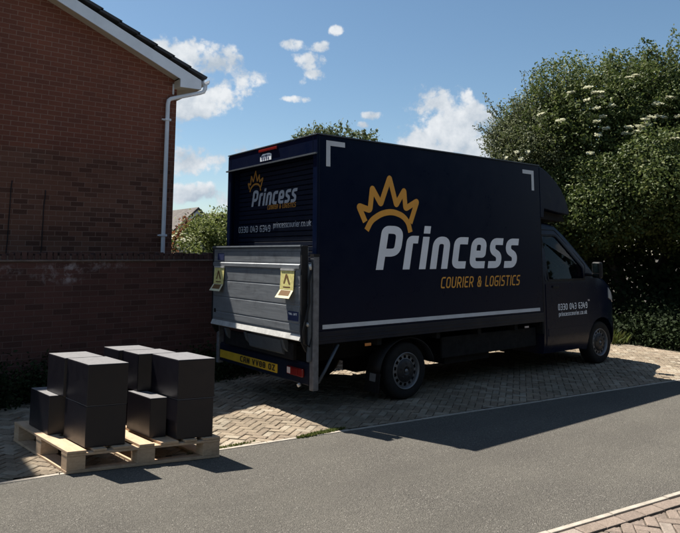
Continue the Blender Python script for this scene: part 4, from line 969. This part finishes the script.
z1_, z2_ = .1785, .5135; h_ = .333
def carton(s0, s1, t0, t1, z, label, jit=0.):
    o = F0+e1*(s0+s1)/2+e2*(t0+t1)/2+Vector((0, 0, z))
    c = thing('carton', o, label, 'box', 'black cartons stacked on the pallet')
    j = R(random.uniform(-1, 1)*jit); rot = Matrix.Rotation(j, 3, 'Z')
    A, B = rot@(e1*(s1-s0)), rot@(e2*(t1-t0)); O = o-A/2-B/2
    MB().obox(O, A, B, (0, 0, h_-.004)).build('carton_body', 'carton', c, bevel=.005, seg=3)
    mb = MB(); iA, iB = A.normalized()*.0015, B.normalized()*.0015
    mb.obox(O+Vector((0, 0, h_-.0035))+iA+iB, A-iA*2, B-iB*2, (0, 0, .0035)); mb.build('lid', 'carton_top', c, bevel=.001)
carton(.15, .465, .05, .50, z1_, 'lower black carton at the front left corner of the pallet', .3)
carton(.148, .467, .045, .495, z2_, 'upper black carton of the front left stack', .4)
carton(.065, .385, .62, 1.09, z1_, 'lower black carton at the back left set out beyond the pair above it', .3)
carton(.135, .455, .515, .90, z2_, 'upper black carton behind the front left stack, bridging the gap', .3)
carton(.715, .855, .17, .60, z1_, 'slim low black carton with nothing on it beside the right stack', .3)
carton(.875, 1.185, .03, .50, z1_, 'lower black carton of the front right stack', .3)
carton(.873, 1.19, .028, .505, z2_, 'upper black carton of the front right stack', .4)
carton(.80, 1.12, .66, 1.0, z1_, 'hidden lower black carton behind the slim low one', .2)
carton(.76, 1.10, .525, .83, z2_, 'upper black carton right behind the front right stack', .3)
carton(.44, .76, .93, 1.24, z1_, 'lower black carton in the middle of the back row', .2)
carton(.73, 1.06, .85, 1.18, z2_, 'rearmost upper black carton at the back of the right group', .3)

# ============================================================ PLANTS
def pt(u, v, d):       # helper used only to choose real positions around the tree crowns
    q = fw+rt2*(u-340)/631.176+up2*(266.5-86.693-v)/631.176; return cam_loc+q*d
SP = lambda x, y, z, dx, dy, dz, L, n: ((x, y, z), (dx, dy, dz), L, n)
elder = [((10.9, 3.0, 4.7), (2.2, 2.2, 2.15), 1), ((12.7, 1.3, 4.4), (2.1, 2.1, 2.1), 1), ((11.0, 1.7, 3.2), (1.7, 1.5, 1.4), 1), ((13.0, -.2, 3.2), (1.7, 1.7, 1.6), 1),
         ((9.9, 2.9, 3.0), (1.2, 1.2, 1.2), 1), ((12.0, .6, 2.6), (1.2, 1.1, 1.0), .9), ((14.3, .2, 4.6), (1.8, 1.8, 1.7), 1), ((12.2, 2.0, 5.3), (1.5, 1.5, 1.55), 1), ((9.9, 1.0, 3.3), (1.3, 1.3, 1.15), 1), ((9.5, 2.0, 2.9), (.9, .9, .9), .9)]
sp = []
for k in range(60):
    a = random.uniform(0, 2*math.pi); e = random.uniform(.35, 1.3); d = Vector((math.cos(a)*math.cos(e), math.sin(a)*math.cos(e), math.sin(e)))
    c, r, _ = random.choice([elder[0], elder[1], elder[7]]); sp.append((Vector(c)+Vector((d.x*r[0], d.y*r[1], d.z*r[2]))*.88, d+Vector((0, 0, .2)), random.uniform(.5, 1.15), 60))
et = plant('elder_tree', (11.2, 2.4, 0), 'large leafy elder tree with flat cream flower heads beyond the van cab', 'tree', elder, 1150, .072, 'leaf_elder', sprays=sp,
      trunks=[((11.2, 2.4, -.1), (10.9, 3.0, 4.6), .17), ((11.3, 2.2, -.1), (12.7, 1.3, 4.4), .15), ((11.1, 2.3, -.1), (10.2, 2.9, 3.0), .11), ((11.4, 2.1, -.1), (12.8, .2, 3.2), .12)])
# flower heads: flat umbels
def umbel(p, nrm, r, parent):
    p = np.array(p); nrm = np.array(nrm)/np.linalg.norm(nrm); n = 110; a = unit(n); a -= nrm*(a@nrm)[:, None]; a /= np.linalg.norm(a, axis=1)[:, None]
    C = p+a*(np.sqrt(np.random.rand(n))*r)[:, None]+nrm*np.random.normal(0, .012, n)[:, None]
    N = nrm+unit(n)*.5; N /= np.linalg.norm(N, axis=1)[:, None]
    fast_mesh('flower_head', leaf_quads(C, N, np.random.uniform(.03, .055, n), .9), 6, 'blossom', parent)
FL = [(588, 87), (595, 92), (601, 96), (596, 108), (603, 116), (597, 121), (606, 128), (598, 135), (600, 92), (587, 100), (630, 77), (636, 75), (656, 104), (652, 117), (645, 119), (659, 103), (671, 97), (679, 116), (660, 116), (640, 126), (629, 127),
      (637, 131), (668, 134), (675, 138), (626, 133), (612, 105), (560, 120), (541, 114), (664, 117), (590, 153), (648, 124), (642, 128), (571, 92)]
def on_crown(u, v, clumps):
    q = fw+rt2*(u-340)/631.176+up2*(266.5-86.693-v)/631.176; bestd = None; bn = None
    for c, r, _ in clumps:
        r = Vector(r if hasattr(r, '__len__') else (r, r, r))*.99; c = Vector(c); o = cam_loc-c; dd = Vector((q.x/r.x, q.y/r.y, q.z/r.z)); oo = Vector((o.x/r.x, o.y/r.y, o.z/r.z))
        A = dd.dot(dd); B = 2*dd.dot(oo); Cc = oo.dot(oo)-1; D = B*B-4*A*Cc
        if D > 0:
            tt = (-B-math.sqrt(D))/(2*A)
            if bestd is None or tt < bestd: bestd = tt; P = cam_loc+q*tt; bn = (P-c).normalized()
    return (cam_loc+q*(bestd-.10), bn) if bestd else None
for (u, v) in FL:
    r = on_crown(u, v, elder)
    if r: umbel(r[0], np.array(r[1])*.42+np.array((0, 0, .9)), random.uniform(.065, .105), et)
thorn = [((9.7, 4.2, 3.8), (1.3, 1.3, 1.4), 1), ((10.3, 4.1, 5.1), (1.05, 1.05, 1.05), 1), ((9.7, 4.7, 4.75), (.75, .75, .8), .9), ((9.9, 4.0, 2.6), (1.4, 1.3, 1.3), 1), ((9.25, 4.4, 2.6), (.9, .9, .9), 1)]
sp = []
for k in range(46):
    a = random.uniform(0, 2*math.pi); e = random.uniform(.1, 1.3); d = Vector((math.cos(a)*math.cos(e), math.sin(a)*math.cos(e), math.sin(e)))
    c, r, _ = random.choice(thorn[:3]); sp.append((Vector(c)+Vector((d.x*r[0], d.y*r[1], d.z*r[2]))*.85, d+Vector((0, 0, .25)), random.uniform(.4, .9), 55))
tt_ = plant('hawthorn_tree', (9.5, 4.5, 0), 'grey-green small-leaved tree rising directly behind the front of the van', 'tree', thorn, 1300, .056, 'leaf_thorn', sprays=sp,
      trunks=[((9.6, 4.5, -.1), (9.7, 4.3, 3.8), .13), ((9.65, 4.4, -.1), (9.9, 4.0, 2.6), .1)])
for (u, v) in ((517, 152), (521, 159), (506, 158), (528, 152), (552, 94), (541, 125)):
    r = on_crown(u, v, thorn)
    if r: umbel(r[0], np.array(r[1])+np.array((0, 0, .6)), .05, tt_)
# dark hedge behind and under the trees
def hedge(name, label, a, b, h, th, dens, size, mat, cat='hedge', kind=None):
    a, b = Vector(a), Vector(b); Ln = (b-a).length; d = (b-a)/Ln; nn = Vector((-d.y, d.x, 0)); n = int(Ln*h*dens)
    s = np.random.rand(n)*Ln; z = np.random.rand(n)**.8*h; y = (np.random.power(2.5, n))*th*np.sign(np.random.rand(n)-.5)
    hh = h*(.85+.12*np.sin(s*2.1)+.10*np.sin(s*5.3+1)); z = z/h*hh
    C = np.array(a)+np.outer(s, np.array(d))+np.outer(y, np.array(nn)); C[:, 2] += z; C += np.random.normal(0, .03, C.shape)
    N = np.outer(np.sign(y), np.array(nn))+unit(n)*.8+np.array([0, 0, .3]); N /= np.linalg.norm(N, axis=1)[:, None]
    t = thing(name, (a+b)/2, label, cat)
    fast_mesh('foliage', leaf_quads(C, N, size*np.random.uniform(.6, 1.3, n), .6), 6, mat, t); return t
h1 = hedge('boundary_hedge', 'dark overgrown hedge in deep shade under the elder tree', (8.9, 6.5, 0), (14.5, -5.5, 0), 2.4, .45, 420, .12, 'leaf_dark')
mb = MB()
for k in range(26):
    q = k/25; p = Vector((8.9, 6.5, 0)).lerp(Vector((14.5, -5.5, 0)), q); mb.tube([(p.x, p.y, -.05), (p.x+random.gauss(0, .1), p.y+random.gauss(0, .1), 1.9)], .02, 5)
mb.build('stems', 'bark', h1)
hedge('light_block_hedge', 'added tall hedge out of view behind the camera, darkening the van reflections', (-22, -13.5, 0), (24, -13.5, 0), 8.0, .8, 75, .34, 'leaf_dark')  # unseen hedge added to block sky light and darken reflections in the van
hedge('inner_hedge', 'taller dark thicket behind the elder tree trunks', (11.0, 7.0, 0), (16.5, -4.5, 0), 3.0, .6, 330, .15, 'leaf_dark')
hedge('garden_hedge', 'green hedge beyond the wall, glimpsed through the cab windows of the van', (4.6, 7.2, 0), (9.6, 6.2, 0), 2.7, .4, 520, .09, 'leaf_thorn')
# low undergrowth along the far edge of the driveway
und = [((8.75, 1.3, .12), (.45, .6, .32), 1), ((8.75, .3, .10), (.45, .7, .30), 1), ((8.55, -.8, .10), (.45, .8, .28), 1), ((9.1, 2.2, .2), (.7, .7, .55), 1), ((9.3, .8, .3), (.6, .9, .6), 1), ((9.3, -.6, .3), (.6, .9, .6), 1)]
plant('ivy_undergrowth', (8.8, .5, 0), 'low dark ivy undergrowth at the far edge of the driveway', 'undergrowth', und, 620, .07, 'leaf_dark', core=0, foliage='foliage')
def tuft(name, base, label, n, r, h, mat='grass', cat='grass tuft'):
    t = thing(name, base, label, cat); V = []
    for k in range(n):
        a = random.uniform(0, 2*math.pi); q = math.sqrt(random.random()); bx, by = base[0]+q*r[0]*math.cos(a), base[1]+q*r[1]*math.sin(a)
        hh = h*random.uniform(.5, 1.1); lx, ly = random.gauss(0, .45)*hh, random.gauss(0, .45)*hh; w_ = .006+.004*random.random(); a2 = random.uniform(0, math.pi); wx, wy = w_*math.cos(a2), w_*math.sin(a2)
        V += [(bx-wx, by-wy, base[2]), (bx+wx, by+wy, base[2]), (bx+wx*.7+lx*.4, by+wy*.7+ly*.4, base[2]+hh*.6), (bx+lx, by+ly, base[2]+hh)]
    fast_mesh('blades', np.array(V), 4, mat, t); return t
tuft('weed_clump', (8.25, 1.35, 0), 'sunlit weeds growing at the driveway edge just ahead of the van', 420, (.28, .35), .26, cat='weeds')
tuft('grass_tuft', (-.28, yb(-.28)+.055, .0), 'sprouting grass on the paving joint behind the van tail', 900, (.30, .035), .028)
tuft('grass_tuft', (-1.3, yb(-1.3)+.06, .0), 'thin grass along the edging right of the pallet', 260, (.35, .02), .02)
# shrubs along the wall
ws_ = [((-3.6, 2.75, .10), (.6, .35, .34), 1), ((-2.7, 2.75, .08), (.6, .36, .34), 1), ((-2.0, 2.78, .10), (.5, .33, .30), 1), ((-4.6, 2.7, .1), (.7, .4, .36), 1)]
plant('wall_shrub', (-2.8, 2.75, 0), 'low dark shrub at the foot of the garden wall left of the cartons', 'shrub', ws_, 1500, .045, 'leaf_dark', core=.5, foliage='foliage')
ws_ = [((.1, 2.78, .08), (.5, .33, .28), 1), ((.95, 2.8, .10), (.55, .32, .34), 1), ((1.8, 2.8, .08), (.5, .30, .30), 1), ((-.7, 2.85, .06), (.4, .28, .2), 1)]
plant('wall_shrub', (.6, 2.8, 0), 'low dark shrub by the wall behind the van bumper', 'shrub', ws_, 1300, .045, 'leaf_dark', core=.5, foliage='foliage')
# bush with pale blossom beyond the wall
bc = [((1.9, 8.3, 1.62), (.65, .65, .6), 1), ((2.6, 8.6, 1.98), (.65, .7, .65), 1), ((3.5, 9.0, 2.15), (.8, .9, .75), 1), ((1.5, 8.4, 1.15), (.6, .6, .6), 1), ((3.0, 8.6, 1.2), (1.2, .8, .8), 1)]
sp = [((3.1+random.uniform(-.5, 1.0), 8.7, 2.35), (random.gauss(0, .3), 0, 1), .4, 20) for k in range(14)]
bt_ = plant('blossom_bush', (2.6, 8.6, 0), 'bright green bush with white blossom beyond the wall left of the van', 'bush', bc, 1300, .06, 'leaf_bush', trunks=[((2.6, 8.6, -.05), (2.8, 8.6, 1.8), .05)], sprays=sp)
C = []; N = []
for c, r, _ in bc[:1]+bc[3:4]:
    n = 300; d = unit(n); d[:, 1] = -abs(d[:, 1]); C.append(np.array(c)+d*np.array(r)*1.05); N.append(d)
C = np.concatenate(C); N = np.concatenate(N); fast_mesh('blossom', leaf_quads(C, N, np.random.uniform(.03, .08, len(C)), .9), 6, 'blossom', bt_)['kind'] = 'stuff'
t = thing('rusty_shrub', (1.62, 6.0, 0), 'rusty brown twig tip poking out beside the house corner', 'shrub')
mb = MB(); P1 = mb.tube([(1.3, 6.6, 0), (1.32, 6.6, 1.6), (1.38, 6.58, 2.1)], .012, 6); 
ex = []
mb = MB(); pts = [Vector((.98, 6.5, .0)), Vector((1.0, 6.5, 1.7)), Vector((1.07, 6.5, 2.1)), Vector((1.20, 6.5, 2.35)), Vector((1.34, 6.5, 2.50))]; mb.tube(pts, [.016, .012, .009, .006, .003], 6); mb.build('stem', 'bark', t)
for k in range(160):
    s_ = 1+random.random()*2.99; i = int(s_); p = pts[i].lerp(pts[i+1], s_-i); ex.append(np.array(p)+np.random.normal(0, .055, 3))
ex = np.array(ex); fast_mesh('foliage', leaf_quads(ex, unit(len(ex)), np.random.uniform(.04, .08, len(ex)), .5), 6, 'brown_twig', t)
# tree whose top shows above the van roof
tp = [(pt(316, 145, 22), (.75, .75, .55), .7), (pt(338, 144, 22), (.75, .75, .55), .6), (pt(360, 149, 22), (.6, .6, .33), .4), (pt(333, 175, 22), (1.6, 1.6, 1.1), .8)]
tp = [((p.x, p.y, p.z), r, w_) for p, r, w_ in tp]
sp = []
for k in range(36):
    c, r, _ = random.choice(tp[:3]); a = random.uniform(0, 2*math.pi); d = Vector((math.cos(a)*.8, math.sin(a)*.8, random.uniform(.4, 1.2))).normalized(); sp.append((Vector(c)+d*.45, d+Vector((random.choice((-.5, .5)), 0, 0)), random.uniform(.25, .5), 24))
bx_ = pt(333, 175, 22)
plant('distant_tree', (bx_.x, bx_.y, 0), 'feathery grey-green tree top showing above the rear of the van roof', 'tree', tp, 230, .13, 'leaf_tree', sprays=sp, core=.1, aspect=.35, spread=.5,
      trunks=[((bx_.x, bx_.y, -.1), (bx_.x, bx_.y, 4.6), .16), ((bx_.x, bx_.y, 3.6), tp[0][0], .07), ((bx_.x, bx_.y, 3.6), tp[1][0], .07), ((bx_.x, bx_.y, 3.6), tp[2][0], .06)])
# leaf litter on driveway
C = np.stack([np.random.uniform(-4, 8, 150), np.random.uniform(-1, 2.4, 150), np.full(150, .012)], 1); C = C[C[:, 1] > -.45-.145*C[:, 0]]
N = unit(len(C))*.3+np.array([0, 0, 1]); N /= np.linalg.norm(N, axis=1)[:, None]
tag(fast_mesh('leaf_litter', leaf_quads(C, N, np.random.uniform(.015, .04, len(C)), .6), 6, 'brown_twig', None), 'scattered small dry leaves on the paving', 'leaf litter', kind='stuff')
